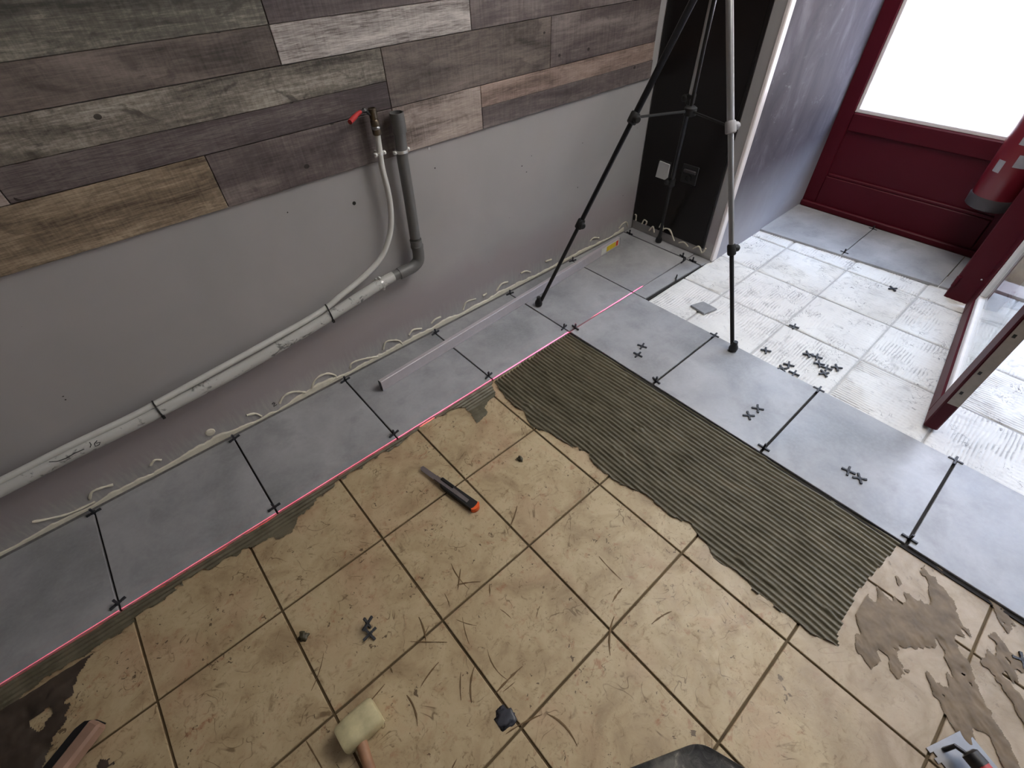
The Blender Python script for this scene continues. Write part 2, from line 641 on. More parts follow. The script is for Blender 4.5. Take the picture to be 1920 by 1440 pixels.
n = N('mortar_spattered_rubber', .6)
w_ = n.pos('w')
f = n.noise(w_, 30, 6, .7, .8)
g = n.noise(n.map(w_, loc=(3, 3, 3)), 9, 4)
n.col(n.mix(n.ramp(g, [(.5, 0.0), (.66, .8)]), n.ramp(f, [(.4, srgb(42, 42, 42)), (.62, srgb(84, 82, 78)), (.72, srgb(150, 146, 136))]), srgb(146, 142, 132)))
n.bump(f, .6, .003)
M['tray'] = n.m

n = N('glass')
n.t.nodes.remove(n.b)
tr = n.new('ShaderNodeBsdfTransparent')
tr.inputs[0].default_value = (.94, .96, .95, 1)
gl = n.new('ShaderNodeBsdfGlossy')
gl.inputs['Roughness'].default_value = .02
lwt = n.new('ShaderNodeLayerWeight')
fr = n.new('ShaderNodeMath', operation='MULTIPLY_ADD')
n.link(n.math('POWER', lwt.outputs['Facing'], 5.0), fr.inputs[0])
fr.inputs[1].default_value = .9
fr.inputs[2].default_value = .04
mx = n.new('ShaderNodeMixShader')
n.link(fr.outputs[0], mx.inputs[0])
n.link(tr.outputs[0], mx.inputs[1])
n.link(gl.outputs[0], mx.inputs[2])
n.link(mx.outputs[0], n.t.nodes['Material Output'].inputs[0])
M['glass'] = n.m

M['p_beige'] = mat_plank('plank_beige', srgb(84, 72, 60), srgb(140, 124, 104), srgb(182, 164, 140), .9, .5)
M['p_dark'] = mat_plank('plank_dark', srgb(72, 64, 64), srgb(104, 94, 92), srgb(136, 126, 121), .6, .4, None, .18)
M['p_light'] = mat_plank('plank_light', srgb(96, 84, 78), srgb(160, 146, 138), srgb(188, 174, 164), .8, .35)
M['p_pink'] = mat_plank('plank_pinkish', srgb(100, 84, 76), srgb(150, 130, 120), srgb(178, 158, 146), .9, .35)
M['p_knot'] = mat_plank('plank_knotty_grey', srgb(66, 62, 56), srgb(124, 117, 107), srgb(178, 170, 158), .7, .8)
M['p_grain'] = mat_plank('plank_dark_grain', srgb(68, 60, 60), srgb(88, 79, 79), srgb(118, 109, 106), 1.3, .2)
M['p_brown'] = mat_plank('plank_brown_grey', srgb(64, 58, 54), srgb(108, 98, 92), srgb(136, 124, 116), .6, .5)
M['p_white'] = mat_plank('plank_limed', srgb(98, 90, 86), srgb(166, 158, 153), srgb(205, 198, 192), 1.4, .15)
M['p_green'] = mat_plank('plank_green_grey', srgb(66, 64, 58), srgb(106, 102, 93), srgb(160, 154, 140), .7, .7)

# ------------------------------------------------------------------ room shell
GAP = .006
XP = 2.78        # pillar face
YR = -.53        # reveal
XW = 3.77        # shop window plane
ZO = -.011       # top of the old tiles

floor = struct('floor', MB().box((-2.6, -5, -.15), (4.2, .2, -.016)), M['grout'])
wall_left = struct('wall_left', MB().box((-2.6, 0, -.016), (XP + .02, .2, 2.7)), M['wall'])
wall_pillar = struct('wall_pillar', MB().box((XP, YR + .002, -.016), (4.2, .2, 2.7)).box((XP - .002, -.526, .012), (XP, -.474, 2.7)), M['wall'])
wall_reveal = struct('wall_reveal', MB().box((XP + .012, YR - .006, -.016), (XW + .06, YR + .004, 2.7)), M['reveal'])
wall_front = struct('wall_front', MB().box((3.3, -5, -.016), (3.8, -4.6, 2.7)).box((3.3, -4.6, -.016), (3.8, -2.55, .5)).box((3.3, -4.6, 2.3), (3.8, -2.65, 2.7)).box((3.3, -2.65, .5), (3.8, -2.55, 2.7)).box((3.3, -2.55, 2.2), (3.8, -1.57, 2.7)).box((3.5, -1.57, 2.4), (3.85, YR, 2.7)), M['roomwall'])
wall_back = struct('wall_back', MB().box((-2.8, -5.2, -.15), (-2.6, .2, 2.7)), M['roomwall'])
wall_right = struct('wall_right', MB().box((-2.6, -5.2, -.15), (4.2, -5, 2.7)), M['roomwall'])
ceiling = struct('ceiling', MB().box((-2.8, -5.2, 2.7), (3.9, .2, 3.0)), M['ceil'])
ground = struct('pavement', MB().box((3.9, -20, -.2), (40, 20, -.06)), M['pave'])
struct('wall_across_street', MB().box((11, -20, -.2), (12, 20, 7.5)), M['facade'])
struct('threshold', MB().box((3.5, -2.55, -.016), (3.62, -1.57, .004)).box((3.62, -2.6, -.2), (4.0, -1.5, -.03)), M['pave'])
bead = struct('trim_1', MB().box((XP - .006, YR - .012, .0), (XP + .034, YR + .006, 2.7), 0, .004), M['bead'])


# ---- old beige tiles and their whitewashed neighbours in the entrance
P_ = .32


def old_tile(i, j, x0=.660, name='old_floor_tile'):
    x, y = x0 + P_ * i, -.732 + P_ * j
    g = .003
    dz = rnd.uniform(-.0008, .0008)
    a, b, c, d = (x + g, y - P_ + g), (x + P_ - g, y - P_ + g), (x + P_ - g, y - g), (x + g, y - g)
    return obj(name, MB().prism([a, b, c, d], -.0155, ZO + dz, 0, .0015), M['old'], floor)


for i in range(-6, 5):
    for j in range(-7, 2):
        if -.732 + P_ * j < -.36: old_tile(i, j)
for j in range(-7, -4):
    for i in range(5, 8): old_tile(i, j)


def white_tile(x0, x1, y0, y1, seed, kind):
    n_ = 120
    g = .0035
    X, Y = np.meshgrid(np.linspace(x0 + g, x1 - g, n_), np.linspace(y0 + g, y1 - g, n_), indexing='ij')
    wob = (fbm(X * 6, Y * 6, seed, 3) - .5)
    u = (X if kind % 2 else Y) + wob * .02
    comb = np.sin(2 * np.pi * u / .0125)
    amount = np.clip((fbm(X * 7 + 3, Y * 7, seed + 20, 3) - .42) * 7, 0, 1)
    waffle = np.maximum(np.cos(2 * np.pi * X / .017), np.cos(2 * np.pi * Y / .017)) ** 3
    lumps = fbm(X * 40, Y * 40, seed + 9, 3)
    Z = -.0072 - .0036 * amount * np.clip(-comb - .1, 0, 1) ** .7 + .0007 * waffle * (1 - amount) + .0022 * (lumps - .5) + .003 * wob
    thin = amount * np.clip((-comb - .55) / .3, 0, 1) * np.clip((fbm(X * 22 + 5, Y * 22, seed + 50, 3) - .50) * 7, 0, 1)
    e = np.minimum(np.minimum(X - x0, x1 - X), np.minimum(Y - y0, y1 - Y))
    Z -= .004 * np.clip(1 - (e - g) / (.004 + .01 * lumps), 0, 1) ** 2
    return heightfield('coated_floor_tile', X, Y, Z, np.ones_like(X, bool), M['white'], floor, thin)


wx = [2.231, 2.551, 2.876, 3.201, 3.50]
wy = [-.52, -.735, -1.052, -1.375, -1.695, -2.015, -2.335, -2.655, -2.975]
sd_ = 100
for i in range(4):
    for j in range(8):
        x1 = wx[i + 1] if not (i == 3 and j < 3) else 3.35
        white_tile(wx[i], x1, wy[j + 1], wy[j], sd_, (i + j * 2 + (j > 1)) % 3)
        sd_ += 37
obj('adhesive_base', MB().box((2.2, -2.98, -.0155), (3.5, -.53, -.0125)), plain('grey_white_joint', srgb(176, 174, 172), .85), floor)['kind'] = 'stuff'


# ---- new grey tiles
def new_tile(poly, top=0.0, bottom=-.009, name='floor_tile'):
    return obj(name, MB().prism(poly, bottom, top, 0, .0012), M['new'], floor)


h = GAP / 2
for i in range(-5, 6):
    a = rnd.uniform(-.0008, .0008)
    x0, x1 = i * .45 + h, (i + 1) * .45 - h
    ya = yb = -.4298 if i < 1 else (-.4303, -.4310, -.4326, 0, 0)[i - 1]
    if i == 4: ya, yb = -.4275, -.4335      # laid a touch askew, so the laser line slips into the joint
    if i == 5: ya, yb = -.4335, -.4270
    new_tile([(x0, ya), (x1, yb), (x1, -.010), (x0, -.010)])
new_tile([(2.705, -.4295), (2.776, -.4295), (2.776, -.004), (2.705, -.004)])
new_tile([(2.705, -.52), (2.776, -.528), (2.776, -.4345), (2.705, -.4345)])
ty = .4538
for k in range(7):
    y1 = -.4355 - ty * k - (0 if k == 0 else h)
    y0 = -.4330 - ty * (k + 1) + h
    new_tile([(1.8 + h, y0), (2.25 - h, y0), (2.25 - h, y1), (1.8 + h, y1)])
new_tile([(2.25 + h, -.505), (2.70 - h, -.518), (2.70 - h, -.4355), (2.25 + h, -.4355)])
obj('tile_bed', MB().box((1.79, -3.60, -.0155), (2.255, -.425, -.0075)).box((-2.25, -.428, -.0155), (2.78, -.002, -.0075)).box((2.2, -.522, -.0155), (2.78, -.425, -.0075)), plain('dark_joint_adhesive', srgb(34, 31, 29), .9, 0, .2), floor)['kind'] = 'stuff'
# the three tiles in the window recess, front edge slightly askew
fx = lambda y: 3.278 + (-.53 - y) * .085
for y1, y0 in ((-.536, -.972), (-.976, -1.412), (-1.416, -1.455)):
    new_tile([(fx(y0), y0), (3.742, y0), (3.742, y1), (fx(y1), y1)], .004, -.012)

# ---- wood-look planks on the left wall, each strip a board of its own
PL = [(-1.4, .776, .771, .911, 'beige'), (.778, 1.349, .771, .911, 'dark'), (1.351, 1.712, .771, .911, 'light'),
      (1.714, 2.72, .8425, .911, 'pink'), (1.714, 2.725, .771, .8415, 'dark'),
      (-1.4, .359, .913, 1.0715, 'light'), (.361, 1.349, .9865, 1.0715, 'knot'), (.361, 1.349, .913, .9855, 'grain'),
      (1.351, 2.058, .913, 1.0715, 'brown'), (2.060, 2.72, .913, 1.0715, 'dark'),
      (-1.4, 1.049, 1.1605, 1.31, 'green'), (-1.4, 1.049, 1.0735, 1.1595, 'brown'),
      (1.051, 1.691, 1.1605, 1.2315, 'dark'), (1.051, 1.691, 1.0735, 1.1595, 'white'), (1.693, 2.715, 1.0735, 1.2315, 'dark'),
      (1.051, 2.1, 1.2335, 1.39, 'knot'), (2.102, 2.71, 1.2335, 1.39, 'light'),
      (-1.4, .6, 1.312, 1.47, 'beige'), (.602, 1.049, 1.312, 1.47, 'dark'), (1.051, 2.70, 1.392, 1.55, 'brown'),
      (-1.4, 1.049, 1.472, 1.63, 'light'), (1.051, 2.70, 1.552, 1.71, 'grain')]
for x0, x1, z0, z1, k in PL:
    obj('plank', MB().box((x0, -.009 - rnd.uniform(0, .0008), z0), (x1, -.0005, z1), 0, .0012), M['p_' + k], wall_left)

# ---- cream glue left along the foot of the left wall
gx = np.linspace(-.9, 2.70, 500)
top = .006 + .022 * np.clip(fbm(gx * 5, gx * 0, 5, 3) * 2.2 - .55, 0, 1) + .016 * np.clip(fbm(gx * 40, gx * 0 + 3, 6, 2) - .35, 0, 1)
g_ = MB()
vs = []
for x, t in zip(gx, top):
    vs += [(x, -.0005, .004), (x, -.0045, .004), (x, -.0035, .001 + t * .8), (x, -.0005, .001 + t)]
fs = []
for i in range(len(gx) - 1):
    for k in range(3): fs.append((i * 4 + k, i * 4 + 4 + k, i * 4 + 5 + k, i * 4 + 1 + k))
g_.add(vs, fs)
o = obj('glue_bead', g_, M['glue'], wall_left)
o['kind'] = 'stuff'


def squiggle(parent, plane, pts, r=.004):
    P = [Vector((q[0], -.002, q[1])) if plane == 'y' else Vector((XP - .012, q[0], q[1])) for q in pts]
    # Catmull-Rom
    out = []
    for i in range(len(P) - 1):
        a, b, c, d = P[max(0, i - 1)], P[i], P[i + 1], P[min(len(P) - 1, i + 2)]
        for s in range(5):
            t = s / 5
            out.append(.5 * ((2 * b) + (c - a) * t + (2 * a - 5 * b + 4 * c - d) * t * t + (3 * b - a - 3 * c + d) * t ** 3))
    out.append(P[-1])
    rr = [r * rnd.uniform(.7, 1.25) for _ in out]
    return obj('glue_squiggle', MB().tube(out, rr, 7), M['glue'], parent, True)


def wpx(*us): return [tuple(atw(u, v)[[0, 2]]) for u, v in us]
for px in ([(60, 978), (90, 972), (130, 962), (178, 940)], [(168, 936), (172, 922), (190, 914), (212, 908)],
           [(282, 872), (290, 862), (302, 862)], [(462, 778), (478, 775), (490, 780)], [(524, 756), (532, 742), (550, 734), (572, 735)],
           [(584, 728), (592, 710), (612, 700), (630, 705), (618, 715)], [(656, 690), (660, 680), (684, 672), (708, 668)],
           [(718, 655), (724, 640), (746, 638), (754, 645)], [(766, 628), (774, 618), (790, 616)], [(808, 606), (816, 598), (826, 594)],
           [(868, 580), (874, 566), (892, 560)], [(905, 554), (912, 550)], [(930, 545), (940, 532), (952, 528)],
           [(976, 512), (985, 508), (994, 510)], [(1022, 490), (1034, 486)], [(1106, 452), (1112, 446), (1122, 446)], [(1160, 428), (1166, 420), (1174, 416), (1176, 424)]):
    squiggle(wall_left, 'y', wpx(*px))
obj('glue_squiggle', MB().lathe([(.001, 0), (.016, .001), (.014, .004), (.001, .005)], atw(394, 810) + np.array([0, -.0005, 0]), (0, -1, 0), 12), M['glue'], wall_left)
# a handwritten figure beside the glue
a2 = atw(514, 758)
obj('pencil_mark', MB().tube([(a2[0] - .006, -.0012, a2[2] + .006), (a2[0] + .001, -.0012, a2[2] + .010), (a2[0] + .005, -.0012, a2[2] + .005), (a2[0] - .005, -.0012, a2[2] - .008), (a2[0] + .008, -.0012, a2[2] - .006)], .0012, 5), M['ink'], wall_left)

# drilled hole and a stray wall plug
hq = atw(664, 381)
obj('drill_hole', MB().lathe([(.0062, 0), (.0062, .0012), (.0045, .0015), (.0042, .0004)], (hq[0], 0, hq[2]), (0, -1, 0), 12), M['ink'], wall_left)
hq = atw(804, 278)
obj('wall_plug', MB().lathe([(.005, 0), (.005, .002), (.003, .002)], (hq[0], 0, hq[2]), (0, -1, 0), 10), M['plate'], wall_left)
# ---- black cladding on the pillar face, with its own glue marks
clad = obj('cladding_panel', MB().box((XP - .009, -.470, .05), (XP, -.006, 2.6), 0, .002), M['cladding'], wall_pillar)
obj('cladding_trim', MB().box((XP - .013, -.476, .05), (XP, -.462, 2.6), 0, .003), M['cladding'], wall_pillar)
for pts in ([(-.030, .055), (-.028, .085), (-.018, .088)], [(-.075, .05), (-.085, .078), (-.105, .072), (-.10, .055)], [(-.13, .03), (-.15, .06), (-.165, .03)],
            [(-.20, .035), (-.225, .075), (-.262, .078), (-.30, .03)], [(-.19, .07), (-.205, .10), (-.22, .06)], [(-.33, .03), (-.36, .045), (-.39, .03)], [(-.42, .03), (-.45, .055), (-.475, .03), (-.49, .06)]):
    squiggle(wall_pillar, 'x', pts, .0042)

# switch plate and empty dark socket on the cladding
px_ = XP - .009
t = thing('switch_plate', 'pale square switch plate with a chipped corner on the black pillar', 'switch', (px_, -.148, .36))
pl = [(-.112, .33), (-.170, .33), (-.182, .342), (-.182, .408), (-.120, .412)]
obj('cover_plate', MB().add([(px_ - .011, y, z) for y, z in pl] + [(px_, y, z) for y, z in pl], [(0, 1, 2, 3, 4), (9, 8, 7, 6, 5)] + [(i, (i + 1) % 5, (i + 1) % 5 + 5, i + 5) for i in range(5)]), M['plate'], t)
obj('back_box', MB().box((px_ - .003, -.188, .326), (px_, -.108, .418), 0, .001), M['black'], t)
t = thing('wall_socket', 'black socket with a raised bar beside the pale switch plate', 'socket', (px_, -.30, .40))
obj('cover_plate', MB().box((px_ - .006, -.345, .345), (px_, -.255, .435), 0, .003), M['black'], t)
obj('hinged_flap', MB().box((px_ - .016, -.335, .398), (px_ - .005, -.268, .414), 0, .003), M['darkgrey'], t)
obj('socket_hole', MB().lathe([(.018, 0), (.018, .004), (.013, .004), (.012, .001)], (px_ - .006, -.298, .372), (-1, 0, 0), 16), M['black'], t, True)

# ------------------------------------------------------------------ red shop window
win = bpy.data.objects.new('window_1', None)
C.objects.link(win)
win.location = (XW, -1.0, 0)
win['kind'] = 'structure'
x0 = XW
y0, y1 = -1.50, YR - .004
obj('stile', MB().box((x0, -.612, .0), (x0 + .06, y1, 2.4), 0, .004), M['red'], win)
obj('stile', MB().box((x0, -1.50, .0), (x0 + .06, -1.415, 2.4), 0, .004), M['red'], win)
obj('mid_rail', MB().box((x0, -1.415, .435), (x0 + .06, -.612, .525), 0, .006), M['red'], win)
obj('lower_panel', MB().box((x0 + .014, -1.43, .03), (x0 + .05, -.60, .44)), M['red'], win)
obj('moulding', MB().box((x0 + .0, -1.42, .19), (x0 + .03, -.618, .207), 0, .004), M['red'], win)
obj('bottom_rail', MB().box((x0 - .004, -1.415, .0), (x0 + .06, -.612, .19), 0, .004), M['red'], win)
obj('bottom_moulding', MB().box((x0 - .022, -1.46, .0), (x0, YR - .008, .035), 0, .006), M['red'], win)
obj('top_rail', MB().box((x0, -1.415, 2.25), (x0 + .06, -.612, 2.4), 0, .004), M['red'], win)
gb = MB()
gb.box((x0 + .012, -1.415, .525), (x0 + .04, -.612, .543), 0, .002).box((x0 + .012, -.629, .543), (x0 + .04, -.612, 2.25), 0, .002)
obj('glazing_bead', gb, M['whiteframe'], win)
obj('pane', MB().box((x0 + .03, -1.415, .53), (x0 + .034, -.612, 2.25)), M['glass'], win)

win2 = bpy.data.objects.new('window_2', None)
C.objects.link(win2)
win2.location = (3.7, -3.6, .5)
win2['kind'] = 'structure'
wf = MB().box((3.68, -4.6, .5), (3.74, -4.52, 2.3)).box((3.68, -2.73, .5), (3.74, -2.65, 2.3)).box((3.68, -4.52, .5), (3.74, -2.73, .58)).box((3.68, -4.52, 2.22), (3.74, -2.73, 2.3))
obj('window_frame', wf, M['red'], win2)
obj('pane', MB().box((3.70, -4.52, .58), (3.705, -2.73, 2.22)), M['glass'], win2)

# post between window and door
post = struct('trim_2', MB().box((3.29, -1.57, -.012), (3.84, -1.455, 2.4), 0, .004), M['red'])
obj('hinge', MB().lathe([(.009, 0), (.009, .05)], (3.285, -1.462, .055), (0, 0, 1), 10), M['red'], post, True)
obj('screw', MB().lathe([(.004, 0), (.003, .0015)], (3.29, -1.535, .12), (-1, 0, 0), 8), M['steel'], post, True)

# door leaf, opened into the room, glazed
door = bpy.data.objects.new('door_1', None)
C.objects.link(door)
A_, B_ = Vector((3.262, -1.545, 0)), Vector((2.327, -1.668, 0))
door.location = A_
door['kind'] = 'structure'
L_ = (B_ - A_).length
ux = (B_ - A_).normalized()
uy = Vector((-ux.y, ux.x, 0))          # away from the camera side: -y
if uy.y > 0: uy = -uy
MD = Matrix(((ux.x, uy.x, 0, A_.x), (ux.y, uy.y, 0, A_.y), (0, 0, 1, 0), (0, 0, 0, 1)))
TH = .042


def dpart(name, mb, mat, smooth=False): return obj(name, mb.xform(MD), mat, door, smooth)
dpart('stile', MB().box((0, 0, .004), (.10, TH, 2.1), 0, .004), M['red'])
dpart('stile', MB().box((L_ - .085, 0, .004), (L_, TH, 2.1), 0, .004), M['red'])
dpart('bottom_rail', MB().box((.10, 0, .004), (L_ - .085, TH, .085), 0, .004), M['red'])
dpart('top_rail', MB().box((.10, 0, 1.98), (L_ - .085, TH, 2.1), 0, .004), M['red'])
gb = MB()
gb.box((.10, .006, .085), (L_ - .085, TH - .006, .115), 0, .003).box((.10, .006, .115), (.115, TH - .006, 1.98), 0, .003)
dpart('glazing_bead', gb, M['whiteframe'])
dpart('pane', MB().box((.115, .018, .115), (L_ - .085, .023, 1.98)), M['glass'])
e_ = MB().box((L_, .008, .13), (L_ + .002, TH - .002, 1.95))
dpart('edge_plate', e_, plain('offwhite_edge_strip', srgb(176, 166, 154), .5))
for z in (.18, .27, .42, .55): dpart('latch_slot', MB().box((L_ + .001, .014, z), (L_ + .003, .022, z + .012)), M['black'])

# ------------------------------------------------------------------ combed adhesive bed
def inside(poly, X, Y):
    r = np.zeros_like(X, bool)
    n_ = len(poly)
    for i in range(n_):
        x1, y1 = poly[i]
        x2, y2 = poly[(i + 1) % n_]
        c = ((y1 > Y) != (y2 > Y)) & (X < (x2 - x1) * (Y - y1) / (y2 - y1 + 1e-12) + x1)
        r ^= c
    return r


def pp(us, z=ZO): return [tuple(at(u, v, z)[:2]) for u, v in us]
bedp = pp([(925, 716), (945, 745), (962, 764), (985, 775), (994, 800), (1030, 812), (1062, 832), (1108, 858), (1120, 880), (1160, 905),
           (1190, 922), (1222, 938), (1256, 968), (1290, 985), (1312, 1010), (1345, 1046), (1382, 1078), (1420, 1112), (1472, 1150), (1522, 1190), (1574, 1214)])
bedp += [(1.40, -1.775), (1.47, -1.765), (1.574, -1.762), (1.69, -1.775), (1.797, -1.785), (1.797, -.434)]
xs = np.linspace(1.25, 1.80, 330)
ys = np.linspace(-1.80, -.43, 260)
X, Y = np.meshgrid(xs, ys, indexing='ij')
jx = (fbm(X * 30, Y * 30, 3, 3) - .5) * .03
jy = (fbm(X * 30 + 9, Y * 30, 4, 3) - .5) * .03
edge = np.clip((1.797 - X) / .05, 0, 1) * np.clip((-.434 - Y) / .03, 0, 1) * np.clip((Y + 1.745) / .05, .06, 1)
keep = inside(bedp, X + jx * edge, Y + jy * edge)
s_ = X + .05 * (Y + 1.1) ** 2 * .3 + (fbm(X * 3, Y * 3, 12, 2) - .5) * .012 + .004 * np.sin(Y * 9)
rid = .5 + .5 * np.cos(2 * np.pi * s_ / .0165)
rid = np.clip(rid * 1.25, 0, 1) ** 1.3
rough_ = fbm(X * 60, Y * 25, 22, 3)
Z = ZO + .0012 + .0062 * rid * (.75 + .5 * rough_) + .0012 * (rough_ - .5)
lump = np.clip(fbm(X * 22, Y * 22, 44, 2) - .74, 0, 1) * .03
Z += lump
o = heightfield('adhesive_bed', X, Y, Z, keep, M['mortar'])
tag(o, 'olive grey tile adhesive combed into ridges beside the grey tile row', 'adhesive', None, 'stuff')

# adhesive squeezed out along the red-line row
stp = pp([(926, 716), (930, 738), (915, 760), (907, 788), (893, 797), (886, 775), (872, 766), (845, 772), (800, 792), (768, 822), (738, 840), (690, 868), (640, 902), (600, 935), (566, 972), (545, 1004),
          (520, 1012), (488, 1022), (420, 1052), (340, 1096), (285, 1140), (262, 1160), (228, 1190), (190, 1210), (150, 1238), (90, 1270), (40, 1310), (0, 1345)]) + [(-.55, -.60), (-.55, -.434), (1.36, -.434)]
xs = np.linspace(-.5, 1.37, 620)
ys = np.linspace(-.63, -.433, 90)
X, Y = np.meshgrid(xs, ys, indexing='ij')
e2 = np.clip((-.434 - Y) / .02, 0, 1)
keep = inside(stp, X + (fbm(X * 40, Y * 40, 6, 3) - .5) * .03 * e2, Y + (fbm(X * 40, Y * 40, 8, 3) - .5) * .035 * e2)
rough_ = fbm(X * 18, Y * 90, 71, 3)
Z = ZO + .001 + .004 * (.5 + .5 * np.cos(2 * np.pi * (Y + .004 * rough_) / .014)) * np.clip((Y + .50) / .04, 0, 1) + .004 * rough_
o = heightfield('adhesive_strip', X, Y, Z, keep, M['mortar'])
tag(o, 'ragged strip of adhesive squeezed out along the tile row under the red line', 'adhesive', None, 'stuff')

# wet brown mess in the near left corner
X, Y = np.meshgrid(np.linspace(-.62, -.02, 170), np.linspace(-.95, -.50, 130), indexing='ij')
q = fbm(X * 12, Y * 12, 31, 4) + (-.14 - X) * 1.3 - np.clip(-.66 - Y, 0, 1) * .6
q = q + .05
keep = q > .5
Z = ZO + .0005 + np.clip(q - .5, 0, .25) * .03 + .004 * fbm(X * 60, Y * 60, 33, 3)
o = heightfield('adhesive_smear', X, Y, Z, keep, M['mud'])
tag(o, 'dark wet smear of adhesive in the near left corner by the batten', 'adhesive', None, 'stuff')

# trowelled smears beyond the end of the bed
X, Y = np.meshgrid(np.linspace(1.18, 1.80, 230), np.linspace(-2.30, -1.78, 200), indexing='ij')
q = fbm((X + Y) * 7, (X - Y) * 16, 51, 4)
q = q * (1 - np.clip((1.42 - X) / .2, 0, 1))
cen = np.exp(-((X - 1.56) ** 2 + (Y + 2.0) ** 2) / .03)
q = q + .09 * cen
keep = q > .585
Z = ZO + .0006 + np.clip(q - .585, 0, .12) * .022 + .0022 * fbm(X * 70, Y * 70, 55, 3)
o = heightfield('adhesive_smear', X, Y, Z, keep, plain('grey_brown_smear', srgb(108, 90, 66), .6, 0, .28, 24))
tag(o, 'broken brown adhesive smears on the floor past the end of the combed bed', 'adhesive', None, 'stuff')

# dried brown streaks on the beige tiles
st = MB()
rs = random.Random(21)
for k in range(46):
    x, y = rs.uniform(.1, 1.15), rs.uniform(-1.55, -.95)
    if k > 26: x, y = rs.gauss(.62, .16), rs.gauss(-1.22, .12)
    if not (-.35 < x < 1.22 and -1.75 < y < -.6): continue
    a = rs.choice((.2, 1.1, 1.9, 2.6)) + rs.gauss(0, .4)
    l = rs.uniform(.015, .10)
    cu = rs.gauss(0, 6)
    q = []
    for s in range(7):
        q.append((x, y))
        a += cu * l / 6
        x += math.cos(a) * l / 6
        y += math.sin(a) * l / 6
    wd = rs.uniform(.0008, .0026)
    vs, fs = [], []
    for s, (x, y) in enumerate(q):
        d = math.atan2(q[min(s + 1, 6)][1] - q[max(s - 1, 0)][1], q[min(s + 1, 6)][0] - q[max(s - 1, 0)][0])
        ww = wd * rs.uniform(.4, 1.2) * (.3 + math.sin(math.pi * (s + .3) / 6.6))
        nx, ny = -math.sin(d) * ww, math.cos(d) * ww
        vs += [(x + nx, y + ny, ZO + .0009), (x, y, ZO + .0014), (x - nx, y - ny, ZO + .0009)]
        if s: fs += [(3 * s - 3, 3 * s, 3 * s + 1, 3 * s - 2), (3 * s - 2, 3 * s + 1, 3 * s + 2, 3 * s - 1)]
    st.add(vs, fs)
o = obj('mortar_streaks', st, M['streak'])
tag(o, 'thin brown streaks of dried mortar scattered over the beige tiles', 'mortar', None, 'stuff')

# ------------------------------------------------------------------ tripod
apex = Vector((2.40, -.445, 1.285))
feet = [Vector((1.837, -.192, 0)), Vector((2.211, -.993, 0)), Vector((2.741, -.22, 0))]
M['greyclamp'] = plain('grey_plastic_clamp', srgb(150, 148, 150), .45)
M['matblack'] = plain('matt_black_plastic', srgb(16, 15, 16), .6, 0, .1)
M['silver'] = plain('silver_tube', srgb(170, 170, 170), .28, .8, .05)
tri = thing('tripod', 'tall black and silver tripod with three telescopic legs straddling the tile corner', 'tripod', (2.40, -.445, 0))
hub = Vector((2.40, -.445, .775))
for k, ft in enumerate(feet):
    d = (apex - ft).normalized()
    Ln = (apex - ft).length
    P = lambda t: ft + (apex - ft) * t
    side = d.cross(Vector((0, 0, 1))).normalized()
    lm = M['darkenedtube'] if k == 0 else M['silver']  # same tube on every leg; the backlit one gets its shade as colour
    leg = obj('leg', MB().tube([P(.60), P(.97)], .0125, 14), lm, tri, True)
    obj('leg_section', MB().tube([P(.295), P(.61)], .0102, 14), M['silver'] if k == 1 else M['darkenedtube'], leg, True)
    obj('leg_section', MB().tube([P(.02), P(.30)], .0082, 12), M['matblack'], leg, True)
    obj('rubber_foot', MB().lathe([(.009, 0), (.0165, .004), (.0185, .014), (.016, .026), (.011, .034), (.0095, .048)], (ft.x, ft.y, 0), d if k == 9 else (0, 0, 1), 16), M['black'], leg, True)
    for t0, r in ((.30, .0165), (.606, .019)):
        c0, c1 = P(t0 - .016), P(t0 + .016)
        cm = M['greyclamp'] if k == 1 and t0 > .5 else M['matblack']
        obj('leg_clamp', MB().lathe([(r * .8, 0), (r, .004), (r, .036), (r * .85, .042)], c0, d, 14).lathe([(.013, 0), (.014, .004), (.014, .014), (.010, .02)], P(t0) + side * r * .8, side, 12), cm, leg, True)
    # spreader arm to the hub
    a = P(.606)
    obj('spreader_arm', MB().tube([a + (hub - a) * .04, hub], .005, 8), M['matblack'], tri, True)
obj('spreader_hub', MB().lathe([(.012, 0), (.024, .004), (.024, .03), (.014, .036)], hub - Vector((0, 0, .018)), (0, 0, 1), 16), M['matblack'], tri, True)
obj('centre_column', MB().tube([hub, apex + Vector((0, 0, .06))], .007, 14), M['matblack'], tri, True)
obj('tripod_head', MB().lathe([(.03, 0), (.045, .01), (.045, .05), (.03, .06), (.02, .075), (.03, .085), (.03, .10)], apex - Vector((0, 0, .04)), (0, 0, 1), 20), M['black'], tri, True)
lz = 1.40
hd = MB().box((2.35, -.476, 1.345), (2.45, -.386, 1.385), 0, .01).box((2.36, -.44, 1.385), (2.365, -.42, 1.42)).box((2.36, -.476, 1.425), (2.45, -.386, 1.445), 0, .008)
for sx, sy in ((.0, -.474), (.0, -.388)): hd.box((2.436, sy, 1.38), (2.448, sy + .006, 1.43))
obj('level_housing', hd, M['black'], tri)
